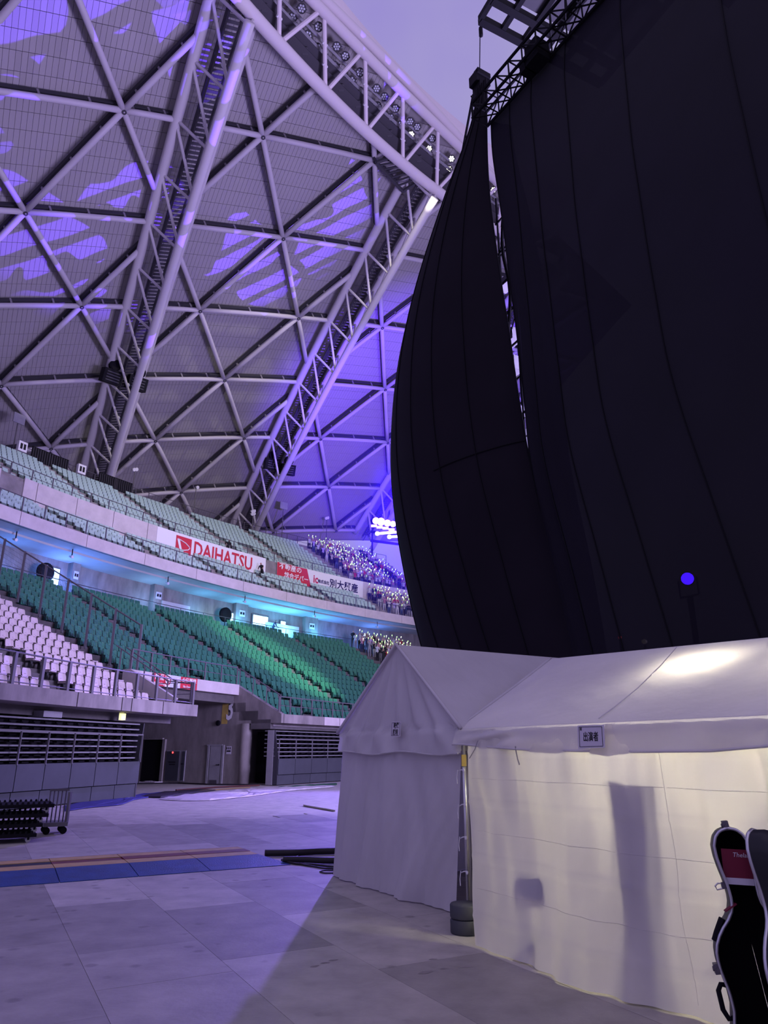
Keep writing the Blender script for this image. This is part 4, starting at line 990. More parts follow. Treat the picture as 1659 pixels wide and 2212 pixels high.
if more:                                            # the rest of the packed block, past the first three hundred
    vs_, fs_, ms_ = [], [], []; me0 = dress(*BASES['up'], 'white', 'black'); V0 = np.array([v.co[:] for v in me0.vertices]); F0 = [tuple(p.vertices) for p in me0.polygons]; M0 = [p.material_index for p in me0.polygons]; S0 = np.array(st.v)+[.22, .23, 1.78]; n0 = len(V0)
    for q, (d, r, a, z, w, k, j_) in enumerate(more):
        P = pol(r, a, z); rz = math.radians(a+90)-.25+rng.uniform(-.3, .3); c, s = math.cos(rz), math.sin(rz); R = np.array([[c, s, 0], [-s, c, 0], [0, 0, 1]])*rng.uniform(.92, 1.06); b = q*(n0+len(S0)); vs_ += [V0 @ R+P, S0 @ R+P]; cl = rng.integers(1, 7)
        fs_ += [tuple(i+b for i in f) for f in F0]+[tuple(i+b+n0 for i in f) for f in st.f]; ms_ += [0 if m_ == 0 else int(cl) if m_ == 1 else 7 if m_ in (2, 4) else 8 for m_ in M0]+[9]*len(st.f)
    me = bpy.data.meshes.new('crowd'); me.from_pydata(np.concatenate(vs_).tolist(), [], fs_)
    for m_ in [M['skin']]+[CLOTH[c_] for c_ in ('white', 'black', 'navy', 'grey', 'lavender', 'cream', 'black')]+[M['hair'], E_['stick']]: me.materials.append(m_)
    me.polygons.foreach_set('material_index', ms_); me.update(); tag(link('crowd', me), 'rest of the packed upper crowd with light sticks, farthest from the camera', 'crowd', kind='stuff')
def at_conc(x, y): P = cyl(x, y, 93.6); P[2] = 11.35; return P
def on_conc(x, r=93.6): P = cyl(x, 1370, r); return pol(r, az_of(P), 11.35)
face = lambda P, dx=0.0: math.atan2(-(0-P[1]), -(0-P[0]))+math.pi/2+dx
person(on_conc(763, 92.6), face(on_conc(763)), 'hold', 'black', 'black', 'steward all in black standing by the concourse rail left of the crowd', scale=1.06)
person(on_conc(792, 92.6), face(on_conc(792), .3), 'hold', 'black', 'white', 'steward in a black top and white trousers standing at the edge of the lower crowd', scale=1.04)
person(on_conc(806, 92.7), face(on_conc(806), -.2), 'down', 'black', 'grey', 'steward in black with grey trousers next to the one in white trousers', scale=1.05)
person(on_conc(588, 93.9), face(on_conc(588), 1.3), 'lean', 'navy', 'black', 'steward leaning forward on the concourse between the lit doorways', scale=1.04)
P = on_conc(578, 93.9); person(P-np.array([0, 0, .55]), face(P, .6), 'hold', 'black', 'black', 'steward crouching on the concourse beside the leaning one', scale=.95)
P = cyl(492, 1172, 97.2); P = pol(97.2, az_of(P), 19.25-.35); person(P, face(P, .4), 'lean', 'black', 'black', 'person in black crouching alone behind the white banner in the upper stand')
P = cyl(570, 1222, 95.0); person(pol(95.2, az_of(P), up1(4)[1]-.2), face(P, -.5), 'lean', 'black', 'black', 'person in black crouching at the end of the white banner')
# round dark drums on stands on the concourse
for x, y, lab in ((487, 1328, 'round black fan on a stand left of the first cyan doorway'), (98, 1236, 'round dark fan on a stand behind the wire fence')):
    P = cyl(x, y, 93.9); P = pol(93.9, az_of(P), 11.35); z = cyl(x, y, 93.9)[2]; t = thing('drum_fan', lab, 'fan', P); inn = -unit([*(P[:2]-CEN), 0])
    mb = MB(); mb.lathe([P[0], P[1], z], [(.35, -.2), (.62, -.12), (.62, .12), (.5, .2), (0, .16)], 20, inn); part('drum', mb, M['black'], t)
    mb = MB(); mb.bar(P, [P[0], P[1], z-.5], .08, .08, up=(1, 0, 0)); mb.obox(P+np.array([0, 0, .03]), (1, 0, 0), (0, 1, 0), (0, 0, 1), .3, .3, .03); part('stand', mb, M['blackmetal'], t)
# ================================================================== folded bleachers under the stands
def bleacher(label, az0, az1, joints_w, end_panel=None):
    """az0: the end nearest the tunnel; az1: the other end"""
    sg = 1 if az1 > az0 else -1; slant = .35 if sg > 0 else 0.0; rb_ = 79.4 if sg > 0 else 77.25
    t = thing('folding_bleacher', label, 'bleacher', pol(76.7, (az0+az1)/2, 0))
    part('shade_core', MB().arc(77.35, 79.6, .05, 2.75, az0+(.1 if sg > 0 else -1.6), az1), M['black'], t)  # black box added as the shade between the folded rows
    w = math.degrees(joints_w/76.6)*sg; a = az0
    while (az1-a)*sg > abs(w)*.4:
        b = a+w; g = .012*sg
        part('kick_panel', MB().arc(76.62, 76.72, .03, .50, min(a+g, b-g), max(a+g, b-g), .4), M['panel'], t)
        part('front_panel', MB().arc(76.55, 76.65, .53, 1.33, min(a+g, b-g), max(a+g, b-g), .4), M['panel'], t)
        mb = MB(); mb.bar(pol(76.55, a+g, 1.30), pol(76.55, a+g, 2.34), .05, .05, up=(1, 0, 0)); part('frame_post', mb, M['fence'], t)
        part('frame_rail', MB().arc(76.52, 76.58, 2.30, 2.35, min(a, b), max(a, b), .4), M['fence'], t)
        a = b
    for i, z in enumerate((1.46, 1.67, 1.88, 2.10, 2.31, 2.53, 2.74)):
        off = -.06*i if sg > 0 else 0.0
        part('seat_board', MB().arc(76.78+.04*i, 77.5, z-.025, z+.025, min(az0+off, az1), max(az0+off, az1), .6), M['board_slat'], t)
        mb = MB()
        for a in np.arange(0, abs(az1-az0), .42): mb.bar(pol(76.95+.04*i, az0+sg*a, z-.09), pol(76.95+.04*i, az0+sg*(a+.24), z-.09), .05, .04)
        o = part('folded_seat_edges', mb, M['black'], t); o['kind'] = 'stuff'
    mb = MB(); mb.prism([pol(76.6, az0, .03), pol(76.6, az0, 1.35), pol(76.85, az0-slant, 2.78), pol(rb_, az0-slant, 2.78), pol(rb_, az0, .03)], (pol(76.6, az0+.01*sg, 0)-pol(76.6, az0, 0))*5); part('end_panel', mb, M['endplate'], t)
    mb = MB(); zc = 2.92; a = az0+sg*abs(az1-az0)*.35; mb.arc(76.9, 77.5, 2.80, 3.0, min(a, a+sg*.7), max(a, a+sg*.7), .3); part('control_box', mb, M['greybox'], t)
    return t
azl = az_of(atz(250, 1722)); azr = az_of(atz(598, 1697))
bleacher('folded bleacher with grey front panels under the stained ledge', azl, 171.5, 1.32)
bleacher('folded bleacher with grey front panels between the tunnel and the white tents', azr, 138, 1.62)
a0, a1 = az_of(atz(596, 1697)), az_of(atz(562, 1696))
mb = MB(); mb.arc(76.9, 77.3, .02, 2.78, a0, a1, .3); solo('end_cabinet', mb, M['greybox'], 'tall dark grey end cabinet at the tunnel side of the farther bleacher', 'cabinet')
P = cyl(262, 1541, 76.9); XA = az_of(P); P = pol(76.9, XA, 3.1); t = thing('exit_lamp', 'small yellow-green exit lamp under the ledge', 'lamp', P-np.array([0, 0, .2]))
mb = MB(); mb.arc(76.78, 76.9, 2.86, 3.10, XA-.1, XA+.1, .3); part('face', mb, E_['exit'], t); mb = MB(); mb.arc(76.88, 76.95, 2.84, 3.16, XA-.12, XA+.12, .3); part('housing', mb, M['greybox'], t)

# ================================================================== the black cloths behind the stage
def scrim(name, c, tr):
    m = bpy.data.materials.new(name); m.use_nodes = True; nt = m.node_tree; b = nt.nodes['Principled BSDF']; L = nt.links.new
    b.inputs['Base Color'].default_value = (*c, 1); b.inputs['Roughness'].default_value = .85; b.inputs['Specular IOR Level'].default_value = .15
    tb = nt.nodes.new('ShaderNodeBsdfTransparent'); mx = nt.nodes.new('ShaderNodeMixShader'); mx.inputs[0].default_value = tr
    out = [n for n in nt.nodes if n.type == 'OUTPUT_MATERIAL'][0]; L(b.outputs[0], mx.inputs[1]); L(tb.outputs[0], mx.inputs[2]); L(mx.outputs[0], out.inputs[0])
    tc = nt.nodes.new('ShaderNodeTexCoord'); no = nt.nodes.new('ShaderNodeTexNoise'); no.inputs['Scale'].default_value = .6; no.inputs['Detail'].default_value = 3
    vm = nt.nodes.new('ShaderNodeVectorMath'); vm.operation = 'SCALE'; mr = nt.nodes.new('ShaderNodeMapRange'); mr.inputs['To Min'].default_value = .75; mr.inputs['To Max'].default_value = 1.3
    vm.inputs[0].default_value = c; L(tc.outputs['Object'], no.inputs['Vector']); L(no.outputs['Fac'], mr.inputs['Value']); L(mr.outputs['Result'], vm.inputs['Scale']); L(vm.outputs['Vector'], b.inputs['Base Color'])
    return m
M['scrim'] = scrim('scrim_cloth', (.0105, .0088, .0155), .005); M['scrim2'] = scrim('side_cloth', (.0105, .0080, .0130), .0)
SD, SN = np.array([.5, -.8660254, 0]), np.array([.8660254, .5, 0])
SP = np.array([3.3, 17.0, 0])*K
def ss(x, y, off=0.0): P = atplane(x, y, SP+SN*off, SN); return (P-SP) @ SD, P[2]
def SPt(s, z, off=0.0): return SP+SD*s+SN*off+np.array([0, 0, z])
def edge_fn(px, off=0.0):
    q = sorted([ss(x, y, off)[::-1] for x, y in px]); zz = [a for a, b in q]; sv = [b for a, b in q]
    return (lambda z: float(np.interp(z, zz, sv))), zz[0], zz[-1]
def smooth(v, n=3):
    v = np.array(v, float)
    for _ in range(n): v[1:-1] = (v[:-2]+2*v[1:-1]+v[2:])/4
    return v
def cloth(name, label, zl, sl, sr, ztop, mat_, off, bulge, nu, nv, folds, seams, z0=.35, pleat=False):
    """zl: heights (fractions of the top line), sl/sr: s as functions of z, ztop: top height as a function of u"""
    G = np.zeros((nv, nu, 3))
    sL = smooth([sl(z0+(zl-z0)*v) for v in np.linspace(0, 1, nv)], 4); sR = smooth([sr(z0+(zl-z0)*v) for v in np.linspace(0, 1, nv)], 4)
    for i, v in enumerate(np.linspace(0, 1, nv)):
        for j, u in enumerate(np.linspace(0, 1, nu)):
            s = sL[i]+(sR[i]-sL[i])*u; zt = ztop(s); z = z0+(zt-z0)*v
            b = -bulge*(math.sin(math.pi*min(1, u*1.0))**.8)*math.sin(math.pi*v)**.9
            f = folds*math.sin(u*math.pi*16+2.2*math.sin(v*3+u*5))*(1-v)**1.5*math.sin(math.pi*u)
            pl = (.30*math.exp(-((u-.030)/.010)**2)+.18*math.exp(-((u-.062)/.010)**2))*math.exp(-((v-.42)/.22)**2) if pleat else 0
            G[i, j] = SPt(s, z, off+b+f-pl)
    t = thing(name, label, 'curtain', G[0, nu//2])
    mb = MB(); mb.grid(G); part('cloth', mb, mat_, t, True)
    for u in seams:
        j = u*(nu-1); j0 = int(j); fr = j-j0; j1 = min(j0+1, nu-1); mb = MB(); mb.path([G[i, j0]*(1-fr)+G[i, j1]*fr-SN*.02 for i in range(nv)], .018, 4); part('seam', mb, M['black'], t)
    for j in (0, nu-1): mb = MB(); mb.path([G[i, j] for i in range(nv)], .03, 5); part('hem', mb, M['black'], t)
    return t, G
lm, _, zm = edge_fn([(1062, 272), (1064, 340), (1078, 426), (1093, 532), (1102, 615), (1117, 718), (1128, 821), (1138, 907), (1144, 993), (1165, 1100), (1190, 1200), (1214, 1320), (1236, 1425), (1262, 1600)])
ZT = zm
tr0, tr1 = ss(1062, 272), ss(1310, 0)
slope = (tr1[1]-tr0[1])/(tr1[0]-tr0[0])
zt_fn = lambda s: tr0[1]+slope*(s-tr0[0])
main, Gm = cloth('stage_curtain', 'huge billowing black cloth hung behind the stage, filling the sky above the tents', ZT, lm, lambda z: 17.5, lambda s: zt_fn(s)+.22, M['scrim'], 0, 1.3, 130, 60, .05, (.055, .115, .20, .32, .47, .64, .82), pleat=True)
# its free edge turns back into a narrow dark return
mb = MB(); G = []
for i in range(len(Gm)):
    w = .55*(.35+math.sin(math.pi*i/(len(Gm)-1))); G.append([Gm[i, 0], Gm[i, 0]+SN*.25+SD*.05, Gm[i, 0]+SN*.7+SD*w])
mb.grid(G, flip=True); part('return_fold', mb, M['scrim2'], main, True)
se_l, _, zl1 = edge_fn([(1030, 232), (1027, 258), (1019, 300), (1003, 340), (977, 400), (957, 460), (937, 520), (917, 580), (895, 650), (876, 720), (859, 800), (849, 880), (844, 980), (847, 1060), (858, 1150), (872, 1230), (889, 1310), (908, 1390), (930, 1460), (965, 1600)])
se_r, _, zr1 = edge_fn([(1050, 180), (1051, 260), (1052, 340), (1057, 426), (1071, 532), (1083, 615), (1100, 718), (1114, 821), (1128, 907), (1142, 993), (1170, 1100), (1196, 1200), (1222, 1320), (1246, 1420), (1275, 1600)])
zs = ss(1040, 180)[1]
side, Gs = cloth('side_curtain', 'narrow black sail-like cloth bulging from a mast beside the stage curtain', zs, se_l, se_r, lambda s: zs, M['scrim2'], 0, 1.0, 26, 60, .0, (.22, .42, .60, .80), z0=.2)
mb = MB(); mb.path([Gs[int(len(Gs)*.40), j]-SN*.02 for j in range(14, 26)], .018, 4); part('seam', mb, M['black'], side)
# mast and hoist of the side cloth
t = thing('lattice_mast', 'black lattice mast with a hoist box at its head, carrying the side cloth', 'mast', SPt(ss(1035, 170)[0], 0, .4))
sm, zm_ = ss(1026, 215); q = [SPt(sm-.25, 0, .3), SPt(sm+.12, 0, .3), SPt(sm-.06, 0, .65)]
pts = []
for j, (xa, ya, xb, yb) in enumerate([(1022, 205, 992, 365), (1030, 225, 1006, 352), (1034, 222, 1014, 330)]):
    a, b = SPt(*ss(xa, ya, .4), .4), SPt(*ss(xb, yb, .4), .4); b = b+(b-a)*.35; pts.append((a, b)); mb = MB(); mb.tube(a, b, .05, 6); part('mast_chord', mb, M['blackmetal'], t)
for u in (.12, .42, .72, 1.0):
    for (a, b), (c, d) in ((pts[0], pts[1]), (pts[1], pts[2])): mb = MB(); mb.tube(a+(b-a)*u, c+(d-c)*u, .03, 5); part('mast_rung', mb, M['blackmetal'], t)
c = SPt(*ss(1036, 178, .2), .2); mb = MB(); mb.obox(c, SD, SN, (0, 0, 1), .22, .3, .22); mb.obox(c+SD*.16+np.array([0, 0, .18]), SD, SN, (0, 0, 1), .12, .28, .10); part('hoist_box', mb, M['blackmetal'], t)
mb = MB(); c2 = SPt(*ss(1038, 225, .1), .1); mb.obox((c+c2)/2, SD, SN, unit(c-c2), .21, .16, np.linalg.norm(c-c2)/2); part('gathered_cloth', mb, M['black'], t)
mb = MB(); p = SPt(*ss(1020, 205, .2), .2); mb.path([p+np.array([.02*math.sin(i*2.1), 0, -.18*i])-SD*.06*math.cos(i*1.7) for i in range(7)], .03, 5); part('cable_loop', mb, M['black'], t)
# box truss along the head of the stage curtain
t = thing('box_truss', 'black lattice box truss running along the head of the stage curtain', 'truss', SPt(4, zt_fn(4)))
s0, s1 = tr0[0]-.1, 13.0; H = .62
def TPt(s, i): return SPt(s, zt_fn(s)+.02+(H if i in (1, 2) else 0), (-.1 if i in (0, 1) else -.1-H))
for i in range(4): mb = MB(); mb.tube(TPt(s0, i), TPt(s1, i), .055, 6); part('truss_chord', mb, M['blackmetal'], t)
for k, s in enumerate(np.arange(s0, s1, .62)):
    for i in range(4):
        mb = MB(); a, b = TPt(s, i), TPt(s, (i+1) % 4); mb.tube(a, b, .026, 5); c = TPt(min(s+.62, s1), (i+1) % 4); mb.tube(a, c, .026, 5); part('truss_lacing', mb, M['blackmetal'], t)
c = SPt(*ss(1160, 118, -.4), -.4); mb = MB(); mb.obox(c, SD, SN, (0, 0, 1), .27, .24, .34); mb.obox(c+np.array([0, 0, .4]), SD, SN, (0, 0, 1), .17, .16, .12); mb.obox(c-SD*.45-np.array([0, 0, .1]), SD, SN, (0, 0, 1), .12, .2, .22)
solo('chain_hoist', mb, M['blackmetal'], 'black chain hoist clamped to the box truss below the stage roof grid', 'hoist')
# the stage roof grid with perforated panels overhead
ZR = zt_fn(0)+3.6
gA, gB = atz(1037, 42, ZR), atz(1180, 118, ZR); g1 = unit(gB-gA); gC = atz(1062, 0, ZR); g2 = unit(gC-gA); g2 = unit(g2-g1*(g2 @ g1)) if abs(g1 @ g2) > .2 else g2
if g2[1] > 0 and False: g2 = -g2
t = thing('roof_grid', 'black stage roof grid with perforated panels at the top of the view', 'truss', gA)
def GP(u, v, dz=0.0): return gA+g1*u+g2*v+np.array([0, 0, dz])
wu = float(np.linalg.norm(gB-gA))*1.9
for v in (0, .75, 3.0, 3.75, 6.0): mb = MB(); mb.bar(GP(0, v), GP(wu, v), .24, .26); part('grid_beam', mb, M['blackmetal'], t)
nu_ = 6
for k in range(nu_+1): mb = MB(); mb.bar(GP(wu*k/nu_, 0), GP(wu*k/nu_, 6.0), .16, .22); part('cross_beam', mb, M['blackmetal'], t)
perf = bpy.data.materials.new('perforated_panel'); perf.use_nodes = True; pn = perf.node_tree; pb = pn.nodes['Principled BSDF']; pb.inputs['Base Color'].default_value = (.03, .028, .035, 1); pb.inputs['Roughness'].default_value = .6
tc = pn.nodes.new('ShaderNodeTexCoord'); vo = pn.nodes.new('ShaderNodeTexVoronoi'); vo.inputs['Scale'].default_value = 7.0; vo.inputs['Randomness'].default_value = 0.0; lt = pn.nodes.new('ShaderNodeMath'); lt.operation = 'LESS_THAN'; lt.inputs[1].default_value = .17
tb = pn.nodes.new('ShaderNodeBsdfTransparent'); mx = pn.nodes.new('ShaderNodeMixShader'); L = pn.links.new; L(tc.outputs['Object'], vo.inputs['Vector']); L(vo.outputs['Distance'], lt.inputs[0]); L(lt.outputs[0], mx.inputs[0]); L(pb.outputs[0], mx.inputs[1]); L(tb.outputs[0], mx.inputs[2])
L(mx.outputs[0], [n for n in pn.nodes if n.type == 'OUTPUT_MATERIAL'][0].inputs[0])
for k in range(nu_):
    for v0, v1 in ((1.0, 2.85), (4.0, 5.85)):
        mb = MB(); o4 = [GP(wu*(k+.1)/nu_, v0, .05), GP(wu*(k+.9)/nu_, v0, .05), GP(wu*(k+.9)/nu_, v1, .05), GP(wu*(k+.1)/nu_, v1, .05)]
        mb.prism(o4, (0, 0, .04)); part('perforated_panel', mb, perf, t)
for j in range(7):
    mb = MB(); p = GP(wu*.45+j*.7, 4.5+.5*(j % 3), -.5); mb.obox(p, g1, g2, (0, 0, 1), .16, .16, .22); mb.bar(p+np.array([0, 0, .2]), p+np.array([0, 0, .6]), .06, .06, up=(1, 0, 0)); part('hung_lamp', mb, M['black'], t)
top_m = SPt(*ss(1036, 166, .2), .2)
mb = MB(); hk = GP(0, 0, -.3); mb.tube(hk+np.array([0, 0, .25]), [top_m[0], top_m[1], top_m[2]], .018, 5); mb.lathe(hk-np.array([0, 0, .3]), [(0, -.2), (.07, -.15), (.07, .2), (0, .3)], 6)
solo('steel_cable', mb, M['black'], 'thin steel cable with a hook running from the roof grid down to the mast head', 'cable')
# scaffold seen in the slit between the cloths
sa_ = {o_: (ss(1074, 426, o_)[0]+ss(1122, 860, o_)[0])/2 for o_ in (1.2, 1.3, 1.5, 2.5)}
t = thing('scaffold_tower', 'black scaffold tower glimpsed in the slit between the two black cloths', 'scaffold', SPt(sa_[1.3], 0, 1.8))
for s_, o_ in ((-.3, 1.3), (.35, 1.3), (-.3, 2.5), (.35, 2.5)): mb = MB(); mb.tube(SPt(sa_[o_]+s_, 0, o_), SPt(sa_[o_]+s_, ZT-1.2, o_), .035, 6); part('standard', mb, M['blackmetal'], t)
for k, z in enumerate(np.arange(1.2, ZT-1, 1.28)):
    for o_ in (1.3, 2.5): mb = MB(); mb.tube(SPt(sa_[o_]-.4, z, o_), SPt(sa_[o_]+.45, z+.1, o_), .04, 5); part('ledger', mb, M['blackmetal'], t)
    if k % 3 == 1: mb = MB(); mb.tube(SPt(sa_[1.3]-.3, z, 1.3), SPt(sa_[1.3]+.4, z+1.2, 1.3), .025, 5); part('brace', mb, M['blackmetal'], t)
for z, w in ((ZT*.63, .4), (ZT*.68, .35), (ZT*.55, .3), (ZT*.78, .25)): mb = MB(); mb.obox(SPt(sa_[1.5], z, 1.5), SD, SN, (0, 0, 1), .32, .2, w*.6); part('equipment_box', mb, M['greybox'], t)
mb = MB(); mb.path([SPt(sa_[1.2]+.12*math.sin(i*.9), ZT-.6-i*.55, 1.2) for i in range(20)], .06, 6); part('cable_bundle', mb, M['black'], t)
# lamps shining through the cloth from the stage
def behind(x, y, off): return SPt(*ss(x, y, off), off)
p = behind(1485, 1250, 5.0); t = thing('moving_lamp', 'violet moving-head lamp glowing through the stage curtain', 'stage lamp', p-np.array([0, 0, .6])); f = unit(_O-p)
mb = MB(); mb.lathe(p, [(0, .02), (.17, .02), (.17, .04), (0, .05)], 20, f); part('lamp_face', mb, E_['scrimlamp'], t); mb = MB(); mb.lathe(p, [(.0, -.5), (.15, -.45), (.2, 0), (.2, .03)], 16, f); part('housing', mb, M['black'], t)
mb = MB(); mb.path([p+SD*.3, p+SD*.3-np.array([0, 0, .5]), p-SD*.3-np.array([0, 0, .5]), p-SD*.3], .04, 5); mb.bar(p-np.array([0, 0, .5]), [p[0], p[1], 0], .12, .12, up=(1, 0, 0)); part('yoke', mb, M['black'], t)
for x, y, em, r, lab in ((1339, 1377, 'dimr', .05, 'small red work lamp glimpsed through the stage curtain low down'), (1392, 1386, 'dimw', .07, 'small white work lamp glimpsed through the stage curtain low down')):
    p = behind(x, y, 3.0); t = thing('work_lamp', lab, 'lamp', [p[0], p[1], 0]); mb = MB(); mb.lathe(p, [(0, -r), (r, -r*.4), (r, r*.4), (0, r)], 10); part('bulb', mb, E_[em], t); mb = MB(); mb.bar([p[0], p[1], 0], p-np.array([0, 0, r]), .04, .04, up=(1, 0, 0)); part('stand', mb, M['black'], t)

# ================================================================== the violet lamp rig
def haze(name, c, r, dens, label):
    m = bpy.data.materials.new('stage_haze'); m.use_nodes = True; nt = m.node_tree; nt.nodes.remove(nt.nodes['Principled BSDF']); v = nt.nodes.new('ShaderNodeVolumeScatter'); v.inputs['Density'].default_value = dens; v.inputs['Color'].default_value = (.10, .03, 1, 1)  # violet of the lamp glow put into the scatter colour
    nt.links.new(v.outputs[0], [n for n in nt.nodes if n.type == 'OUTPUT_MATERIAL'][0].inputs['Volume'])
    mb = MB(); n_ = 12; mb.lathe(c, [(max(1e-6, r*math.sin(math.pi*i/n_)), -r*math.cos(math.pi*i/n_)) for i in range(n_+1)], 20); o = struct(name, mb, m, True); o['kind'] = 'stuff'; o['label'] = label; o['category'] = 'haze'; return o
# by the far stand
LR = lambda x, y: aty(x, y, 50.0)
t = thing('lamp_rig', 'flown rig of four bright violet-white stage lamps beside the crowd', 'stage lamp', LR(830, 1165))
ra, rb = LR(800, 1118), LR(880, 1128); rx = unit(rb-ra)
for dz in (0, -.9, -1.6): mb = MB(); mb.bar(ra+np.array([0, .6, dz]), rb+rx*1.9+np.array([0, .6, dz]), .16, .16); part('rig_bar', mb, M['blackmetal'], t)
for u in (.05, 1.35):
    p = ra+(rb-ra)*u; mb = MB(); mb.bar([p[0], p[1]+.6, p[2]-2.6 if u < 1 else 0], p+np.array([0, .6, .4]), .12, .12, up=(1, 0, 0)); part('rig_post', mb, M['blackmetal'], t)
for i, (x, y, r) in enumerate(((812, 1125, .25), (823, 1127, .29), (837, 1130, .25), (849, 1132, .22))):
    p = LR(x, y); f = unit(_O-p); mb = MB(); mb.lathe(p, [(0, .02), (r, .0), (r*1.05, -.06)], 16, f); part('lamp_face', mb, E_['par'], t); mb = MB(); mb.lathe(p, [(0, -.5), (r*.8, -.45), (r*1.1, -.03), (r*1.1, .0)], 12, f); part('lamp_body', mb, M['black'], t)
for x, y in ((808, 1136), (820, 1139), (833, 1141), (846, 1144)):
    p = LR(x, y); f = unit(_O-p); mb = MB(); mb.obox(p, unit(np.cross(f, (0, 0, 1))), f, (0, 0, 1), .22, .05, .10); part('small_lamp', mb, E_['parv'], t)
for n, (x0, y0, x1, y1) in enumerate(((815, 1156, 856, 1153), (841, 1163, 862, 1162))):
    mb = MB(); a, b = LR(x0, y0)+[0, -.4, 0], LR(x1, y1)+[0, -.4, 0]; mb.tube(a, b, .10, 8); mb.lathe(a, [(0, -.17), (.13, -.12), (.17, 0), (.13, .12), (0, .17)], 10)
    solo('light_tube', mb, E_['bar'], ['long white glowing light tube with a ball end under the violet lamps', 'short white glowing light tube with a ball end, the lower of the two'][n], 'light tube')

hz_c = LR(832, 1128); haze('stage_haze', hz_c+np.array([0, -1.5, 0]), 7.5, .014, 'thin haze, violet glow put in its colour, around the stage lamps beside the crowd')
lamp('rig_glow_lamp', 'POINT', hz_c+np.array([0, -.9, 0]), 1500, (.10, .02, 1.0), shadow_soft_size=.3)
# ================================================================== white tents
def fabric(name, c, trans, bump=.25, bs=9.0):
    m = bpy.data.materials.new(name); m.use_nodes = True; nt = m.node_tree; L = nt.links.new; b = nt.nodes['Principled BSDF']
    b.inputs['Base Color'].default_value = (*c, 1); b.inputs['Roughness'].default_value = .55; b.inputs['Specular IOR Level'].default_value = .2
    t = nt.nodes.new('ShaderNodeBsdfTranslucent'); t.inputs['Color'].default_value = (c[0], c[1], c[2]*.97, 1); mx = nt.nodes.new('ShaderNodeMixShader'); mx.inputs[0].default_value = trans
    out = [n for n in nt.nodes if n.type == 'OUTPUT_MATERIAL'][0]; L(b.outputs[0], mx.inputs[1]); L(t.outputs[0], mx.inputs[2]); L(mx.outputs[0], out.inputs[0])
    tc = nt.nodes.new('ShaderNodeTexCoord'); n1 = nt.nodes.new('ShaderNodeTexNoise'); n1.inputs['Scale'].default_value = bs; n1.inputs['Detail'].default_value = 3
    mp = nt.nodes.new('ShaderNodeMapping'); mp.inputs['Scale'].default_value = (1, 1, .3); L(tc.outputs['Object'], mp.inputs['Vector']); L(mp.outputs['Vector'], n1.inputs['Vector'])
    bp = nt.nodes.new('ShaderNodeBump'); bp.inputs['Strength'].default_value = bump; bp.inputs['Distance'].default_value = .03; L(n1.outputs['Fac'], bp.inputs['Height']); L(bp.outputs['Normal'], b.inputs['Normal']); L(bp.outputs['Normal'], t.inputs['Normal'])
    n2 = nt.nodes.new('ShaderNodeTexNoise'); n2.inputs['Scale'].default_value = 1.3; n2.inputs['Detail'].default_value = 5; rp = nt.nodes.new('ShaderNodeValToRGB'); rp.color_ramp.elements[0].position = .35; rp.color_ramp.elements[0].color = (*[x*.90 for x in c], 1); rp.color_ramp.elements[1].position = .7; rp.color_ramp.elements[1].color = (*c, 1)
    L(tc.outputs['Object'], n2.inputs['Vector']); L(n2.outputs['Fac'], rp.inputs['Fac']); L(rp.outputs['Color'], b.inputs['Base Color']); L(rp.outputs['Color'], t.inputs['Color'])
    return m
M['fabroof'] = fabric('tent_roof_cloth', (.74, .71, .72), .13, .3, 5.0)
M['fab'] = fabric('tent_cloth', (.72, .69, .72), .25); M['fabwall'] = fabric('tent_wall_cloth', (.74, .71, .72), .42, .22, 6.0)
DT, NT, UZ = np.array([.5, -.8660254, 0]), np.array([.8660254, .5, 0]), np.array([0, 0, 1.])
Q0 = atz(1014, 2003); Q0 = np.array([Q0[0], Q0[1], 0.0])
SPAN = 3.55; ZE = 1.95
LSP = -float((atplane(741, 1598, Q0, NT)-Q0) @ DT)          # gable width of the left-hand tent
def TP_(s, n, z): return Q0+DT*s+NT*n+UZ*z
def tent_pole(t, s, n, h, two=True):
    mb = MB(); mb.tube(TP_(s, n, .02), TP_(s, n, h), .022, 10); part('pole', mb, M['silver'], t, True)
def hem_pts(px): return [atz(x, y, .015) for x, y in px]
def resample(pts, m):
    P = np.array(pts); d = np.r_[0, np.cumsum(np.linalg.norm(np.diff(P, axis=0), axis=1))]; u = np.linspace(0, d[-1], m); return np.c_[[np.interp(u, d, P[:, i]) for i in range(3)]].T
def hanging(top, hem, nv, fold, ph, nrm, bulge=0.0, tooth=.0):
    """sheet between a top line and a hem line, with folds that deepen downwards"""
    n = len(top); G = np.zeros((nv, n, 3))
    for i, v in enumerate(np.linspace(0, 1, nv)):
        for j in range(n):
            u = j/(n-1); w = math.sin(math.pi*min(1, max(0, u)))**.3 if 0 < u < 1 else 0
            f = sum(a*math.sin(2*math.pi*(k*u*(1+.22*math.sin(2.0*v+k*1.3)))+p) for a, k, p in ((.5, 3.2, ph), (.32, 7.3, ph*2.1), (.18, 13.7, ph*.7)))
            G[i, j] = top[j]*(1-v)+hem[j]*v+nrm*(fold*f*(.25+.75*v)*w+bulge*math.sin(math.pi*v)*w)
    return G
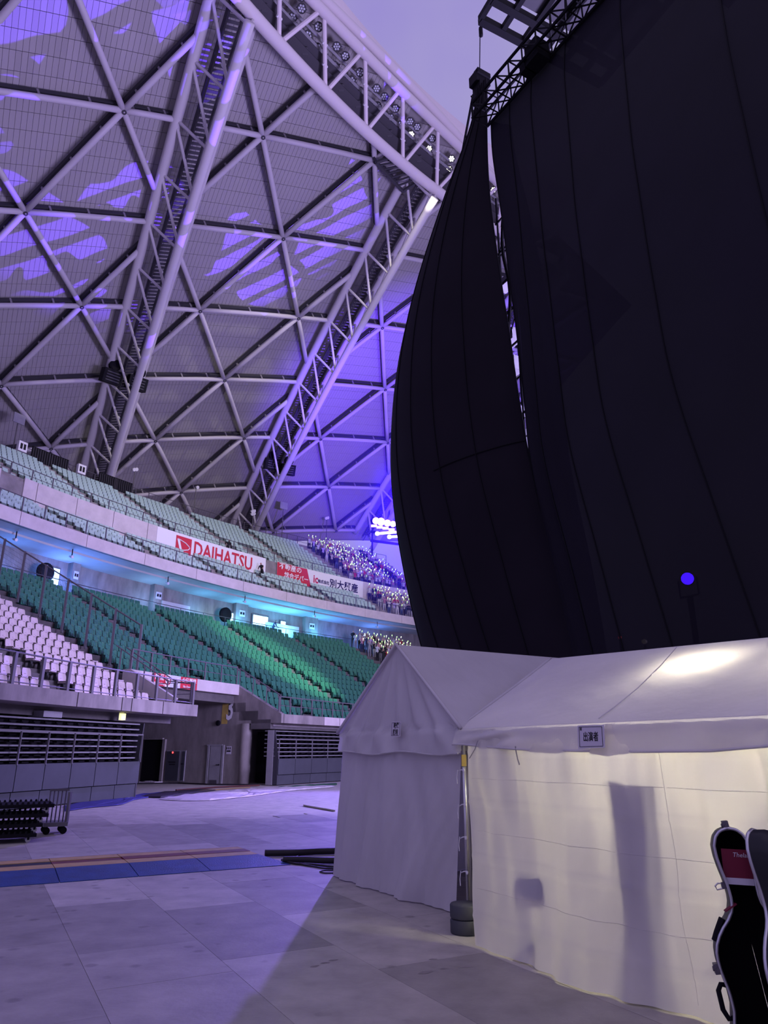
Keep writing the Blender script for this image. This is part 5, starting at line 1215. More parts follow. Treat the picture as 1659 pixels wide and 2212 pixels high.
# ---- tent with its gable to the camera
lt = thing('event_tent', 'white event tent with its gable wall facing out, lit lavender, no lamp inside', 'tent', TP_(-LSP/2, 0, 0))
apx = atplane(865, 1393, Q0, NT); sA, zA = (apx-Q0) @ DT, apx[2]
NJ = 46
ev = np.linspace(-LSP, 0, NJ)
def rake(s): return ZE+(zA-ZE)*(1-abs(s-sA)/(abs(-LSP-sA) if s < sA else abs(sA)))
G = np.zeros((26, NJ, 3))
for j, s in enumerate(ev):
    for i, v in enumerate(np.linspace(0, 1, 26)):
        zt = max(rake(s), ZE); zb = 1.695+.02*math.sin(s*4); z = zb+(zt-zb)*v; d = .035
        rad = (s-sA)/max(.25, (zA-z+.15)); pl = .048*math.sin(rad*17+1)*math.sin(math.pi*min(1, v*1.0))*(1-abs(s-sA)/LSP)+(.022*math.sin(s*9+z*6)+.018*math.sin(s*17-z*9) if z < ZE+.05 else 0)
        G[i, j] = TP_(s, -d-pl-(.03 if z < ZE else 0), z)
mb = MB(); mb.grid(G); part('gable_cloth', mb, M['fab'], lt, True)
mb = MB(); mb.path([TP_(s, -.075-.02*math.sin(s*4), 1.695+.02*math.sin(s*4)) for s in ev], .010, 5); part('hem', mb, M['fab'], lt)
top = [TP_(s, .02, 1.80) for s in np.linspace(-LSP-.02, -.06, 60)]
hem = resample(hem_pts([(722, 1888), (735, 1900), (790, 1916), (850, 1937), (920, 1955), (985, 1973)]), 60)
G = hanging(top, hem, 40, .085, .6, -NT, .03); mb = MB(); mb.grid(G); part('wall_sheet', mb, M['fab'], lt, True)
mb = MB(); G2 = hanging([TP_(-LSP-.02, n, 1.94) for n in np.linspace(.02, 3.6, 30)], resample([hem[0], TP_(-LSP-.1, 1.0, .01), TP_(-LSP-.05, 3.6, .01)], 30), 20, .05, 1.7, -DT); mb.grid(G2); part('wall_sheet', mb, M['fab'], lt, True)
LN = 3.7
mb = MB(); mb.grid([[TP_(s, LN, .02), TP_(s, LN, max(rake(s), ZE)-.03)] for s in np.linspace(-LSP, 0, 16)]); part('wall_sheet', mb, M['fab'], lt)
mb = MB(); mb.grid([[TP_(.03, n, .02), TP_(.03, n, 1.94)] for n in np.linspace(.1, LN, 12)]); part('wall_sheet', mb, M['fab'], lt)
for sgn in (1, -1):
    G = np.zeros((24, 24, 3)); sE = 0.06 if sgn > 0 else -LSP-.06
    for i, u in enumerate(np.linspace(0, 1, 24)):
        for j, n in enumerate(np.linspace(-.06, LN, 24)):
            s = sA+(sE-sA)*u; z = zA+(ZE-zA)*u; sag = -.05*math.sin(math.pi*u)*math.sin(math.pi*j/23); wr = .012*math.sin(14*(n-.9*u))*math.exp(-((n-.35-1.1*u)/.5)**2)*math.sin(math.pi*u) if sgn > 0 else 0
            G[i, j] = TP_(s, n, z+sag+wr)
    mb = MB(); mb.grid(G, flip=sgn < 0); part('roof_sheet', mb, M['fab'], lt, True)
mb = MB(); mb.path([TP_(sA+(.06-sA)*u, -.07, zA+(ZE-zA)*u+.008) for u in np.linspace(0, 1, 12)], .022, 6); mb.path([TP_(sA+(-LSP-.06-sA)*u, -.07, zA+(ZE-zA)*u+.008) for u in np.linspace(0, 1, 12)], .022, 6); part('rake_hem', mb, M['fab'], lt, True)
for s, n in ((-LSP+.16, .30), (-.09, .10), (-LSP, LN)): tent_pole(lt, s, n, 1.9)
# ---- glowing tent, its long side to the camera
rt = thing('event_tent', 'white event tent glowing warm from inside, its long wall facing out', 'tent', TP_(2.6, .9, 0))
LEN = 5.5
def ridge_pt(x, y): P = atplane(x, y, Q0+NT*(SPAN/2), NT); return (P-Q0) @ DT, P[2]
r0, r1 = ridge_pt(1190, 1423), ridge_pt(1659, 1377)
def ridge_z(s): return r0[1]+(r1[1]-r0[1])*(s-r0[0])/(r1[0]-r0[0])
rs0 = r0[0]
e1 = atplane(1659, 1546, Q0, NT); ez1, es1 = e1[2], (e1-Q0) @ DT
def eave_z(s): return ZE+(ez1-ZE)*s/es1+.0
G = np.zeros((30, 60, 3))
for j, q in enumerate(np.linspace(0, 1, 60)):
    for i, u in enumerate(np.linspace(0, 1, 30)):
        sr, se = rs0+(LEN-rs0)*q, -.04+(LEN+.04)*q; s = sr+(se-sr)*u; n = SPAN/2+(-.05-SPAN/2)*u; zr = ridge_z(sr); z = zr+(eave_z(se)-zr)*u
        sag = -.022*math.sin(math.pi*u)*abs(math.sin(math.pi*s/1.8))**.8
        wr = .016*math.sin(27*(s*.55+n*.9))*math.exp(-((s-1.9)/.9)**2)*math.sin(math.pi*u)**2*(.5+.5*math.sin(9*s+4*n))
        G[i, j] = TP_(s, n, z+sag+wr)
mb = MB(); mb.grid(G); part('roof_sheet', mb, M['fabroof'], rt, True)
Gr = G
mb = MB(); mb.grid([[TP_(rs0+(LEN-rs0)*q+(-.04*0)*u, SPAN/2+(SPAN/2+.05)*u, ridge_z(rs0+(LEN-rs0)*q)+(ZE-ridge_z(rs0+(LEN-rs0)*q))*u) for q in np.linspace(0, 1, 12)] for u in np.linspace(0, 1, 8)], flip=True); part('roof_sheet', mb, M['fabwall'], rt, True)
# roof seam and hip hem
mb = MB(); seam_px = [(1463, 1404), (1422, 1445), (1375, 1492), (1330, 1532), (1293, 1556)]
def on_roof(x, y):
    best = None
    A = Gr.reshape(-1, 3); X, Y, w = proj(A); i = int(np.argmin((X-x)**2+(Y-y)**2)); return A[i]+np.array([0, -.008, .012])
mb.path([on_roof(x, y) for x, y in seam_px], .005, 5); part('roof_seam', mb, M['fab'], rt)
mb = MB(); mb.path([Gr[i, 0]+UZ*.006 for i in range(30)], .018, 6); part('rake_hem', mb, M['fab'], rt, True)
# valance along the eave
def val_px_z(s):
    P = TP_(s, -.08, 0); x, _, _ = proj(P+UZ*1.7); yy = float(np.interp(x, [1003, 1060, 1150, 1250, 1380, 1540, 1659, 1900], [1608, 1614, 1620, 1622, 1624, 1622, 1612, 1600])); Z = aty(x, yy, P[1])[2]; return Z
G = np.zeros((10, 90, 3))
for j, s in enumerate(np.linspace(-.05, LEN, 90)):
    zt, zb = eave_z(s)+.005, val_px_z(s)
    for i, v in enumerate(np.linspace(0, 1, 10)):
        f = .018*math.sin(s*6.3+v*2)+.012*math.sin(s*13+1); pinch = .03*math.exp(-((s-.62)/.35)**2)*math.sin(math.pi*v)*math.sin(v*9+s*7)
        G[i, j] = TP_(s, -.05-.045*v**.6-f*v*.8-pinch, zt+(zb-zt)*v)
mb = MB(); mb.grid(G, flip=True); part('valance', mb, M['fab'], rt, True); Gv = G
mb = MB(); mb.path([G[9, j] for j in range(90)], .011, 5); part('hem', mb, M['fab'], rt)
mb = MB(); mb.grid([[TP_(-.05, n, 1.72), TP_(-.05, n, ZE)] for n in np.linspace(-.05, SPAN+.05, 16)]); part('valance', mb, M['fab'], rt, True)
# front wall sheet
NW = 260
hem = resample(hem_pts([(1028, 2041), (1090, 2068), (1150, 2092), (1210, 2113), (1290, 2143), (1370, 2168), (1450, 2188), (1535, 2211), (1600, 2231), (1700, 2262)])+[TP_(LEN, -.35, .015)], NW)
hs = np.linspace(0, 1, NW)
top = [TP_(.10+(LEN-.10)*u, -.02, eave_z(.1+(LEN-.1)*u)-.012) for u in hs]
G = hanging(top, hem, 60, .10, 2.3, -NT, -.02)
# swags hanging from the eave between the ties
for i, v in enumerate(np.linspace(0, 1, 60)):
    for j, u in enumerate(hs):
        s = .1+(LEN-.1)*u; G[i, j] += -NT*(.075*math.exp(-((v-.22)/.16)**2)*math.sin(math.pi*((s*1.15) % 1.0))*(1-.5*v))
        pq = math.exp(-v/.42)*(.35+.65*math.sin(2.1*s+.6)**2)+.9*math.exp(-((s-2.75-1.1*v)/.55)**2)*math.exp(-v/.8)+.35*math.exp(-((s-.5)/.3)**2)
        G[i, j] += -NT*(.011*pq*math.sin(2*math.pi*(5.2*s-1.1*v*math.sin(s*1.7))+1.4*math.sin(5*s))+.006*math.sin(11*s-6*v)*math.sin(7*v+2*s))
        G[i, j] += -NT*(.008*(1 if abs((v*4.0) % 1.0-.5) < .03 else 0))+NT*.02*math.sin(s*9+v*5)*math.sin(v*9+s*2)
mb = MB(); mb.grid(G, flip=True); part('wall_sheet', mb, M['fabwall'], rt, True); Gw = G
mb = MB(); mb.grid([[TP_(s, SPAN, .02), TP_(s, SPAN, 1.95)] for s in np.linspace(-.3, LEN, 12)]); part('wall_sheet', mb, M['fabwall'], rt)
for sx in (0.02, LEN): mb = MB(); mb.grid([[TP_(sx, n, .02), TP_(sx, n, 1.95+(ridge_z(sx)-1.95)*(1-abs(n-SPAN/2)/(SPAN/2)))] for n in np.linspace(.05, SPAN, 14)]); part('wall_sheet', mb, M['fabwall'], rt)
for s, n in ((0, 0), (LEN, 0), (LEN, SPAN), (.1, SPAN)): tent_pole(rt, s, n, 1.92)
for n in (0, SPAN): mb = MB(); mb.tube(TP_(0, n+.02, 1.90), TP_(LEN, n+.02, 1.90), .02, 8); part('eave_pole', mb, M['silver'], rt, True)
mb = MB(); mb.tube(TP_(rs0, SPAN/2, ridge_z(rs0)-.03), TP_(LEN, SPAN/2, ridge_z(LEN)-.03), .022, 8); part('ridge_pole', mb, M['silver'], rt, True)
mb = MB(); mb.bar(TP_(-.0, -.0, 1.56), TP_(-.0, -.0, 1.68), .05, .05, up=(1, 0, 0)); part('pole_joint', mb, M['yellow'], rt)
# ties and eyelets down the corner
for z in (1.52, 1.17, .85, .52, .18):
    mb = MB(); p = TP_(0, 0, z); mb.path([p-DT*.07+NT*-.03-UZ*.02, p-NT*.05, p+DT*.07-NT*.05+UZ*.01], .006, 4); mb.path([p-DT*.05-NT*.05, p-DT*.07-NT*.05-UZ*.08, p-DT*.05-NT*.06-UZ*.14], .005, 4)
    mb.lathe(p+DT*.08-NT*.06, [(.018, 0), (.018, .008), (.008, .01)], 8, -NT); part('tie', mb, M['white'], rt)
for px_ in ([(1113, 1612), (1115, 1625), (1118, 1640), (1122, 1652)], [(1032, 1600), (1026, 1618), (1014, 1638)]):
    mb = MB(); mb.path([atplane(x, y, Q0-NT*.12, NT) for x, y in px_], .006, 4); part('loose_cord', mb, M['greybox'], rt)
for i_ in (15, 30, 45):
    mb = MB(); mb.path([Gw[i_, j]-NT*.001 for j in range(4, NW-2, 3)], .0018, 4); part('sheet_crease', mb, M['fabwall'], rt)
for j_ in (int(NW*.47), int(NW*.66)):
    mb = MB(); mb.path([Gw[i, j_]-NT*.001 for i in range(4, 58)], .0015, 4); part('sheet_crease', mb, M['fabwall'], rt)
# lamps hanging inside
for n, (s, nn, z) in enumerate(((2.15, 1.40, 2.50), (3.6, 1.40, 2.42))):
    zz = ridge_z(s)-.50; t = thing('tube_lamp', ['fluorescent tube lamp hung under the ridge of the glowing tent', 'second fluorescent tube lamp hung deeper along the ridge of the glowing tent'][n], 'lamp', TP_(s, nn, zz))
    mb = MB(); mb.tube(TP_(s-.3, nn, zz), TP_(s+.3, nn, zz), .022, 10); part('glass_tube', mb, E_['tube'], t)
    mb = MB(); mb.bar(TP_(s-.34, nn+.06, zz+.03), TP_(s+.34, nn+.06, zz+.03), .05, .05); mb.tube(TP_(s, nn+.06, zz+.03), TP_(s, SPAN/2, ridge_z(s)-.04), .008, 5); part('batten', mb, M['white'], t)
# things inside whose shadows fall on the sheet
def inpx(x, y, n): return atplane(x, y, Q0+NT*n, NT)
a, b = inpx(1312, 1678, .03), inpx(1406, 1688, .03); s0_, s1_ = (a-Q0) @ DT, (b-Q0) @ DT
GF = Gw.reshape(-1, 3); GX, GY, _w = proj(GF)
def on_wall(x, y, back=.02): return GF[int(np.argmin((GX-x)**2+(GY-y)**2))]+NT*back
c0_, c1_ = on_wall(1312, 1678, .05), on_wall(1406, 1688, .05); c3_, c2_ = [np.array([*on_wall(x, y, .12)[:2], .02]) for x, y in ((1352, 2100), (1448, 2150))]
mb = MB(); mb.prism([c3_, c2_, c1_, c0_], NT*.025)
solo('partition_board', mb, M['greybox'], 'tall upright board casting a sharp rectangular shadow on the glowing tent wall', 'board')
a, b = inpx(1056, 1686, .22), inpx(1094, 1690, .22); s0_, s1_ = (a-Q0) @ DT, (b-Q0) @ DT; t = thing('coat_stand', 'tall covered coat stand casting a soft upright shadow near the tent corner', 'stand', TP_((s0_+s1_)/2, .22, 0))
cs_ = (s0_+s1_)/2+.02
mb = MB(); mb.lathe(TP_(cs_, .05, .15), [(.085, 0), (.11, .3), (.10, 1.0), (.085, a[2]-.22), (.0, a[2]-.16)], 12); part('hung_cover', mb, M['greybox'], t); mb = MB(); mb.tube(TP_(cs_, .10, 0), TP_(cs_, .10, .3), .02, 6); mb.obox(TP_(cs_, .10, .02), DT, NT, UZ, .16, .16, .02); part('foot', mb, M['blackmetal'], t)
a, b = inpx(1118, 1890, .02), inpx(1174, 1948, .02); s0_, s1_ = (a-Q0) @ DT, (b-Q0) @ DT; w = (s1_-s0_); sc_ = (s0_+s1_)/2; t = thing('stacking_chair', 'chair pushed against the glowing tent wall, its rounded back showing as a shadow', 'chair', TP_(sc_, .2, 0))
zt, zb = a[2], b[2]; rows = []
for y_, xa_, xb_ in ((1950, 1152, 1179), (1940, 1132, 1179), (1925, 1118, 1177), (1908, 1117, 1174), (1896, 1120, 1167), (1889, 1128, 1152)): rows.append([on_wall(xa_, y_, .02), on_wall((xa_+xb_)/2, y_, .02), on_wall(xb_, y_, .02)])
if 0: nb2 = float((on_wall(1146, 1915, .03)-Q0) @ NT); rows.append([TP_(sc_-w*f/2, nb2+.01, z), TP_(sc_, nb2, z), TP_(sc_+w*f/2, nb2+.01, z)])
mb = MB(); mb.grid(rows); mb.grid([[p+NT*.02 for p in r] for r in rows], flip=True); part('backrest', mb, M['black'], t)
mb = MB(); mb.obox(TP_(sc_, .26, .43), DT, NT, UZ, w/2, .2, .02); mb.prism([on_wall(x, y, .09) for x, y in ((1112, 2062), (1176, 2068), (1166, 2022), (1128, 2014))], NT*.02); part('seat', mb, M['black'], t)
for ds in (-1, 1):
    for n_ in (.06, .42): mb = MB(); mb.tube(TP_(sc_+ds*w*.45, n_, 0), TP_(sc_+ds*w*.4, n_*.9, .43 if n_ > .2 else zb), .014, 6); part('leg', mb, M['blackmetal'], t)
t = thing('folding_table', 'folding table with bags inside the tent, a dim soft shadow left of the tall shadow', 'table', TP_(1.35, .75, 0))
mb = MB(); mb.obox(TP_(1.30, .75, .70), DT, NT, UZ, .42, .3, .02); part('table_top', mb, M['greybox'], t)
for ds in (-1, 1):
    for dn_ in (-1, 1): mb = MB(); mb.tube(TP_(1.30+ds*.38, .75+dn_*.26, 0), TP_(1.30+ds*.38, .75+dn_*.26, .69), .015, 6); part('leg', mb, M['blackmetal'], t)
mb = MB(); mb.lathe(TP_(1.22, .72, .725), [(.15, 0), (.2, .12), (.16, .3), (.05, .36), (0, .36)], 10); solo('shoulder_bag', mb, M['black'], 'dark bag standing on the folding table inside the glowing tent', 'bag')
# paper signs on the valances
def paper_sign(label, px, lines, n, tilt=0.0, corner=''):
    TL, TR, BR_, BL_ = [atplane(x, y, Q0-NT*n, NT) for x, y in px]
    t = thing('paper_sign', label, 'sign', (BL_+BR_)/2); ex = unit(TR-TL+BR_-BL_); ey = unit(TL-BL_+TR-BR_); c = (TL+TR+BR_+BL_)/4; w = np.linalg.norm(TR-TL); h = np.linalg.norm(TL-BL_)
    mb = MB(); mb.prism([TL, TR, BR_, BL_], NT*.004); part('sheet', mb, M['paper'], t)
    mb = MB(); f = -NT*.002
    for a, b in ((0, 1), (1, 2), (2, 3), (3, 0)):
        P = [c+(p-c)*.86+f for p in (TL, TR, BR_, BL_)]; mb.bar(P[a], P[b], .0035, .002, up=NT)
    part('border_line', mb, M['ink'], t)
    mb = MB()
    for txt, sz, dx, dy, sq in lines: text_on_plane(mb, txt, h*sz, c+f*1.5+ex*(dx*w)+ey*(dy*h), ex, ey, bold=.0012, squeeze=sq)
    part('lettering', mb, M['ink'], t)
paper_sign('white paper sign with three dark characters on the glowing tent valance', [(1247, 1567), (1304, 1566), (1307, 1615), (1249, 1617)], [('出演者', .43, 0, -.03, .72), ('控', .13, -.36, .33, .9)], .185)
paper_sign('small paper sign with two rows of dark characters on the gable tent valance', [(846, 1559), (866, 1559), (864, 1591), (844, 1591)], [('映像', .42, .04, .22, .85), ('照明', .42, -.02, -.24, .85)], .165)
# tent weights
wc_ = atz(1008, 2018); wc_ = np.array([wc_[0]+.0, wc_[1]+.05, 0])
for i in range(2):
    mb = MB(); mb.lathe(wc_+UZ*(.135*i+.002), [(.0, 0), (.15, .0), (.155, .01), (.155, .115), (.145, .128), (0, .13)], 22); solo('tent_weight', mb, M['panel'], ['lower round grey weight at the foot of the shared tent pole', 'upper round grey weight stacked at the foot of the shared tent pole'][i], 'weight', 'stacked tent weights', True)

# ================================================================== the open cello case
CF = np.array([1.915, 3.92, 0.0]); tilt = math.radians(-7.0)
cx = np.array([math.cos(tilt), 0, -math.sin(tilt)]); cz = np.array([math.sin(tilt), 0, math.cos(tilt)]); cy = np.array([0, 1., 0]); yaw = math.radians(14)
Rz = np.array([[math.cos(yaw), math.sin(yaw), 0], [-math.sin(yaw), math.cos(yaw), 0], [0, 0, 1]]); cx, cy, cz = Rz @ cx, Rz @ cy, Rz @ cz
prof = [(0, .0), (.012, .09), (.04, .16), (.10, .215), (.18, .240), (.27, .245), (.36, .232), (.46, .200), (.55, .178), (.63, .180), (.71, .195), (.78, .197), (.84, .178), (.89, .140), (.935, .095), (.975, .070), (1.03, .064), (1.09, .068), (1.15, .078), (1.21, .084), (1.26, .082), (1.30, .066), (1.325, .040), (1.336, .0)]
hz = np.array([p[0] for p in prof]); hw = np.array([p[1] for p in prof])
dense = np.linspace(0, 1, 60); hs_ = 1.336*(.5-.5*np.cos(math.pi*dense)); ws_ = np.interp(hs_, hz, hw)
ring = [(w, h) for w, h in zip(ws_, hs_)]+[(-w, h) for w, h in zip(ws_[-2:0:-1], hs_[-2:0:-1])]
def CP(x, d, h): return CF+cx*x+cy*d+cz*(h+.02)
def shell(fn, flip, depths):
    G = []
    for d, k in depths: G.append([fn(x*k, d, .62+(h-.62)*(1-(1-k)*.45)) for x, h in ring]+[fn(ring[0][0]*k, d, .62+(ring[0][1]-.62)*(1-(1-k)*.45))])
    return G
cc_ = thing('cello_case', 'open black cello case standing upright at the lower corner by the glowing tent', 'instrument case', CF)
G = shell(CP, False, [(0, 1.0), (.10, 1.0), (.15, .96), (.175, .85), (.18, .4), (.18, .02)]); mb = MB(); mb.grid(G); bsh = part('body_shell', mb, M['shell'], cc_, True)
G = shell(CP, False, [(.004, .985), (.09, .975), (.13, .92), (.15, .75), (.155, .3), (.155, .01)]); mb = MB(); mb.grid(G, flip=True); sub('lining', mb, M['velvet'], bsh, cc_, True)
mb = MB(); mb.path([CP(x, -.004, h) for x, h in ring], .0075, 8, closed=True); sub('rim', mb, M['silver'], bsh, cc_, True)
TH = math.radians(50); HX = .215
def LP(x, d, h):                                  # lid point: hinged along x = HX, swung open by TH
    rho = HX-x; dd = -d-.012; return CP(HX-rho*math.cos(TH)-dd*-math.sin(TH), -rho*math.sin(TH)+dd*math.cos(TH)*1.0, h)
def LP(x, d, h):
    rho = HX-x; e = d+.012                         # e: outwards from the lid face
    return CP(HX-rho*math.cos(TH)+e*math.sin(TH), -rho*math.sin(TH)-e*math.cos(TH), h)
G = shell(LP, True, [(0, 1.0), (.06, 1.0), (.10, .95), (.125, .82), (.13, .4), (.13, .02)]); mb = MB(); mb.grid(G, flip=True); lid = part('lid_shell', mb, M['shell'], cc_, True)
G = shell(LP, True, [(.003, .985), (.05, .97), (.09, .9), (.105, .7), (.11, .02)]); mb = MB(); mb.grid(G); sub('lid_lining', mb, M['velvet'], lid, cc_, True)
mb = MB(); mb.path([LP(x, -.004, h) for x, h in ring], .0085, 8, closed=True); sub('lid_rim', mb, M['silver'], lid, cc_, True)
for h in (.30, .72, .98): mb = MB(); w = float(np.interp(h, hz, hw)); mb.bar(CP(HX-.02, -.005, h-.04), CP(HX-.02, -.005, h+.04), .03, .02, up=(0, 1, 0)); mb.bar(CP(w, 0, h), CP(HX, -.005, h), .02, .01); part('hinge', mb, M['silver'], cc_)
for h in (.72, .33, 1.334):
    w = float(np.interp(h, hz, hw)) if h < 1.3 else 0; s = -1; mb = MB(); p = CP(s*(w+.012) if h < 1.3 else 0, .02, h+(.012 if h > 1.3 else 0)); mb.obox(p, cx, cy, cz, .014, .02, .022); mb.tube(p-cx*.02, p+cx*.01, .011, 8); mb.tube(p-cy*.03, p+cy*.01, .009, 6); part('latch', mb, M['rail'], cc_)
mb = MB(); w = float(np.interp(1.08, hz, hw)); p = CP(-w-.005, .02, 1.075); mb.obox(p-cx*.005, cx, cy, cz, .014, .012, .014); part('latch', mb, M['rail'], cc_)
mb = MB(); mb.path([p+cz*.008, p-cx*.035+cz*.012, p-cx*.05, p-cx*.045-cz*.016, p-cx*.012-cz*.012], .004, 6); part('strap_ring', mb, M['silver'], cc_)
mb = MB(); p = CP(-.215, .05, .57); mb.path([CP(-.18, .05, .64), CP(-.205, .05, .645), CP(-.222, .05, .62), CP(-.222, .05, .54), CP(-.205, .05, .50), CP(-.18, .05, .505)], .012, 8); part('handle', mb, M['black'], cc_, True)
mb = MB(); mb.path([CP(-.185, .03, .835), CP(-.165, .03, .87), CP(-.125, .03, .93)], .016, 6); part('strap_pad', mb, M['black'], cc_)
mb = MB(); mb.bar(CP(-.05, .0, .995), CP(-.11, -.01, .968), .028, .006, up=cz); part('red_strap', mb, M['maroon'], cc_)
# the card tucked in the case head
tq = math.radians(-8.5); kx = cx*math.cos(tq)+cz*math.sin(tq); kz = cz*math.cos(tq)-cx*math.sin(tq); kc = CP(.008, .02, 1.165)
t = thing('card', 'maroon folded card with a pale strip tucked inside the head of the cello case', 'card', kc-kz*.08)
mb = MB(); mb.obox(kc, kx, cy, kz, .069, .002, .068); part('card_face', mb, M['maroon'], t)
mb = MB(); mb.obox(kc-kz*.079-cy*.003, kx, cy, kz, .068, .002, .015); part('pale_strip', mb, M['paper'], t)
mb = MB(); text_on_plane(mb, 'Thelab', .030, kc+kx*.022+kz*.042-cy*.004, kx, kz, shear=.2); part('lettering', mb, M['paper'], t)

# ================================================================== things on the floor
# cable ramp
e1 = NV
c0 = [dn(atz(0, y))[0] for y in (1917, 1895, 1886, 1879, 1872, 1868)]        # strip borders along DV, near to far
nE = dn(atz(600, 1872))[1]; L1 = 1.05
ramp = thing('cable_ramp', 'long low cable ramp with blue slopes and yellow, red and black lids across the floor', 'cable ramp', (c0[0]+c0[-1])/2*DV+(nE-3)*NV)
zt = .075
def RP(d, n, z): return DV*d+NV*n+UZ*z
for k in range(8):
    n1 = nE-k*L1; n0 = n1-L1+.012
    def strip(name, da, db, za, zb, m, t0=.0, skew=0.0):
        mb = MB(); mb.add([RP(da, n0, t0), RP(da, n1, t0), RP(db, n1, t0), RP(db, n0, t0), RP(da, n0, za), RP(da, n1+skew, za), RP(db, n1, zb), RP(db, n0, zb)], [(3, 2, 1, 0), (4, 5, 6, 7), (0, 1, 5, 4), (1, 2, 6, 5), (2, 3, 7, 6), (3, 0, 4, 7)]); part(name, mb, m, ramp)
    g = .006
    strip('blue_slope', c0[0], c0[1]+g, .008, zt, M['blue'], skew=.25 if k == 0 else 0); strip('yellow_body', c0[1]-g, c0[2]+g, zt, zt, M['orange']); strip('channel_lid', c0[2]-g, c0[3]+g, zt-.008 if k > 1 else zt+.004, zt-.008 if k > 1 else zt+.004, M['lidred'] if k < 3 else M['lidblack']); strip('yellow_body', c0[3]-g, c0[4]+g, zt, zt, M['orange']); strip('blue_slope', c0[4]-g, c0[5]-.25, zt, .008, M['blue'])
def cable(px, r, label, z=None, n=10):
    pts = [atz(x, y, r if z is None else z) for x, y in px]; P = resample(pts, n*len(pts)); P = smooth(P[:, 0], 4), smooth(P[:, 1], 4); mb = MB(); mb.path([(a, b, (r if z is None else z)+.001) for a, b in zip(*P)], r, 7); return solo('floor_cable', mb, M['cable'], label, 'cable', smooth=True)
cable([(572, 1843), (640, 1842), (690, 1839), (735, 1838)], .055, 'thick black cable from the far side of the ramp into the gable tent')
cable([(612, 1857), (660, 1857), (700, 1859), (735, 1859)], .05, 'thick black cable from the near end of the ramp into the gable tent')
cable([(608, 1858), (640, 1852), (652, 1842), (662, 1838), (700, 1837)], .016, 'thin cable looping over between the two thick cables')
cable([(610, 1860), (640, 1866), (680, 1868), (730, 1874)], .018, 'thin black cable trailing towards the tent corner')
cable([(612, 1861), (655, 1868), (700, 1876), (730, 1877)], .014, 'thinnest black cable lowest of the bundle by the tent corner')
cable([(728, 1886), (700, 1886), (690, 1883), (700, 1880), (730, 1880)], .010, 'small cable loop lying at the tent corner')
# nested dollies
dc = atz(20, 1822); D0 = np.array([dc[0]-.45, dc[1]+.25, 0])
def dolly(z, off, label):
    o = D0+NV*off[0]+DV*off[1]; t = thing('nested_dolly', label, 'dolly', o+UZ*z, group='nested black dollies')
    mb = MB(); mb.obox(o+UZ*(z+.148), NV, DV, UZ, .72, .52, .022)
    for i in range(14): mb.lathe(o+NV*(-.65+.1*i)-DV*0+DV*.46+UZ*(z+.168), [(.03, 0), (.02, .04), (0, .05)], 5); mb.lathe(o+NV*(-.65+.1*i)-DV*.46+UZ*(z+.168), [(.03, 0), (.02, .04), (0, .05)], 5)
    mb.obox(o+UZ*(z+.135)+DV*.50, NV, DV, UZ, .74, .03, .032); mb.obox(o+UZ*(z+.135)-DV*.50, NV, DV, UZ, .74, .03, .032); mb.obox(o+UZ*(z+.135)+NV*.70, NV, DV, UZ, .03, .52, .032); mb.obox(o+UZ*(z+.135)-NV*.70, NV, DV, UZ, .03, .52, .032)
    part('deck', mb, M['black'], t)
    for sx in (-.60, .60):
        for sy in (-.46, .46):
            c = o+NV*sx+DV*sy+UZ*(z+.052); mb = MB(); mb.lathe(c-DV*.02, [(0, -.0), (.03, 0), (.05, .008), (.05, .032), (.03, .04), (0, .04)], 14, DV); wh = part('caster', mb, M['clear'], t)
            mb = MB(); mb.obox(c+DV*.0+UZ*.045, NV, DV, UZ, .02, .032, .045); sub('caster_fork', mb, M['blackmetal'], wh, t)
for i, lab in enumerate(('lowest black dolly of the nested stack at the frame edge, on the floor', 'second black dolly from the floor in the nested stack', 'third black dolly from the floor in the nested stack', 'topmost black dolly of the nested stack with a studded deck')): dolly(.175*i, (.09*i, -.06*i), lab)
# grey trolley behind
c = atz(122, 1803); o = np.array([c[0]-.1, c[1]+.1, 0]); t = thing('hand_trolley', 'grey barred hand trolley on casters standing behind the nested dollies', 'trolley', o)
mb = MB()
for k in range(5): mb.bar(o+NV*(-.18+.08*k)+UZ*.22, o+NV*(-.18+.08*k)+UZ*.90, .028, .02, up=(1, 0, 0))
mb.bar(o-NV*.2+UZ*.90, o+NV*.2+UZ*.90, .06, .05); part('frame', mb, M['rail'], t)
mb = MB(); mb.bar(o+NV*.22+UZ*.2, o+NV*.22+UZ*.85, .09, .05, up=(1, 0, 0)); part('side_plate', mb, M['fence'], t)
mb = MB(); mb.obox(o+UZ*.2-DV*.2, NV, DV, UZ, .24, .32, .04); part('deck', mb, M['fence'], t)
for sx in (-.17, .17):
    for sy in (.05, -.45): cc2 = o+NV*sx+DV*sy+UZ*.075; mb = MB(); mb.lathe(cc2-DV*.02, [(0, 0), (.05, 0), (.075, .01), (.075, .04), (.05, .05), (0, .05)], 14, DV); mb.obox(cc2+UZ*.06+DV*.005, NV, DV, UZ, .02, .03, .06); part('caster', mb, M['blackmetal'], t)
# cone by the bleacher
c = atz(267, 1724); t = thing('traffic_cone', 'pale yellowish cone at the tunnel end of the near bleacher', 'cone', c)
mb = MB(); mb.lathe(c, [(.16, .03), (.15, .05), (.025, .62), (0, .63)], 12); part('cone_body', mb, M['cone'], t, True); mb = MB(); mb.obox(c+UZ*.016, NV, DV, UZ, .2, .2, .015); part('base', mb, M['cone'], t)
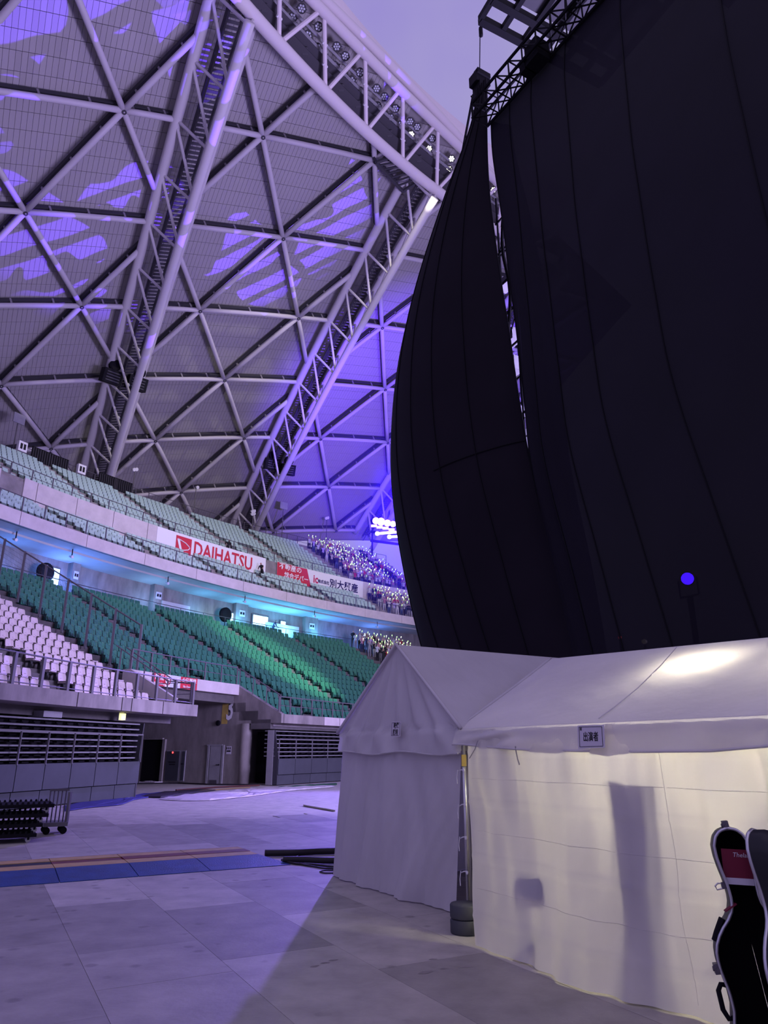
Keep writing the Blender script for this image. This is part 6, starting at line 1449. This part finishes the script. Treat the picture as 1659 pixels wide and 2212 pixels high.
# sheets along the foot of the stands
def sheet(name, px, h, m, label, cat, wrinkle=.02):
    P = [atz(x, y) for x, y in px]; C0 = np.mean(P, axis=0); R = resample(P+[P[0]], 48)[:-1]; rows = []
    for k in (0, .04, .3, .6, 1.0):
        rows.append([ (C0*(k)+p*(1-k))*[1, 1, 0]+UZ*(.004 if k == 0 else h+wrinkle*math.sin(p[0]*5+k*7+p[1]*3)*.5) for p in R])
    mb = MB(); G = [list(r)+[r[0]] for r in rows]; mb.grid(G, flip=True); return solo(name, mb, m, label, cat)
sheet('floor_sheet', [(137, 1741), (200, 1731), (262, 1724), (310, 1715), (360, 1711), (372, 1713), (320, 1723), (290, 1728), (262, 1739), (190, 1745), (140, 1753)], .03, M['bluesheet'], 'dark blue sheet lying along the foot of the near bleacher', 'sheet')
sheet('floor_sheet', [(342, 1727), (398, 1718), (470, 1711), (560, 1703.5), (722, 1697), (722, 1700), (620, 1709), (545, 1720), (458, 1729), (400, 1730.5)], .04, M['whitesheet'], 'long white sheet lying in front of the tunnel mouth', 'sheet', .04)
sheet('floor_sheet', [(300, 1722), (355, 1712), (430, 1706), (470, 1707), (400, 1716), (345, 1724)], .05, M['cable'], 'dark rolled-up sheet in front of the tunnel mouth behind the white one', 'sheet')
sheet('turf_strip', [(600, 1700), (660, 1696), (728, 1692), (728, 1695.5), (650, 1701)], .02, M['carpet'], 'narrow strip of green turf at the foot of the farther bleacher', 'turf')
sheet('floor_sheet', [(296, 1690), (345, 1690), (352, 1692), (330, 1693), (298, 1692.5)], .07, M['whitesheet'], 'small crumpled white sheet by the dark doorway of the tunnel', 'sheet', .06)
for px, r, lab, m in (([(380, 1709), (470, 1702), (560, 1698)], .04, 'reddish hose lying across the tunnel mouth', M['hose_red']), ([(420, 1711), (480, 1706), (540, 1702)], .03, 'yellowish hose lying across the tunnel mouth', M['hose_yellow']), ([(290, 1694), (380, 1693), (450, 1696), (560, 1697)], .04, 'black hose along the foot of the tunnel wall', M['cable'])):
    pts = [atz(x, y) for x, y in px]; mb = MB(); mb.path([p+UZ*r for p in resample(pts, 14)], r, 6); solo('floor_hose', mb, m, lab, 'hose')
A, B, C3 = atz(655, 1741), atz(724, 1753), atz(724, 1738); mb = MB(); mb.prism([A+UZ*.002, B+UZ*.002, B+(C3-B)*1.0+UZ*.002, A+(C3-B)*.05+UZ*.002], UZ*.04); solo('loose_board', mb, M['board'], 'loose flat board lying on the floor beside the gable tent', 'board')
# dark scuffs and repair tape on the floor near the tents
scuff = MB()
for x, y, w in ((680, 2087, 9), (702, 2080, 8), (720, 2074, 8), (920, 2100, 12), (1010, 2088, 10), (935, 2072, 8), (960, 2092, 8)):
    p = atz(x, y, .0012); n_ = 9; scuff.add([p+DV*(w*.0026*math.cos(q)*(1+.3*math.sin(3*q+x)))+NV*(w*.0050*math.sin(q)*(1+.3*math.cos(2*q+x))) for q in np.linspace(0, 2*math.pi, n_+1)[:-1]], [tuple(range(n_))])
o = link('floor_scuffs', scuff.mesh('floor_scuffs', M['concrete_dark']), floor); o['kind'] = 'stuff'
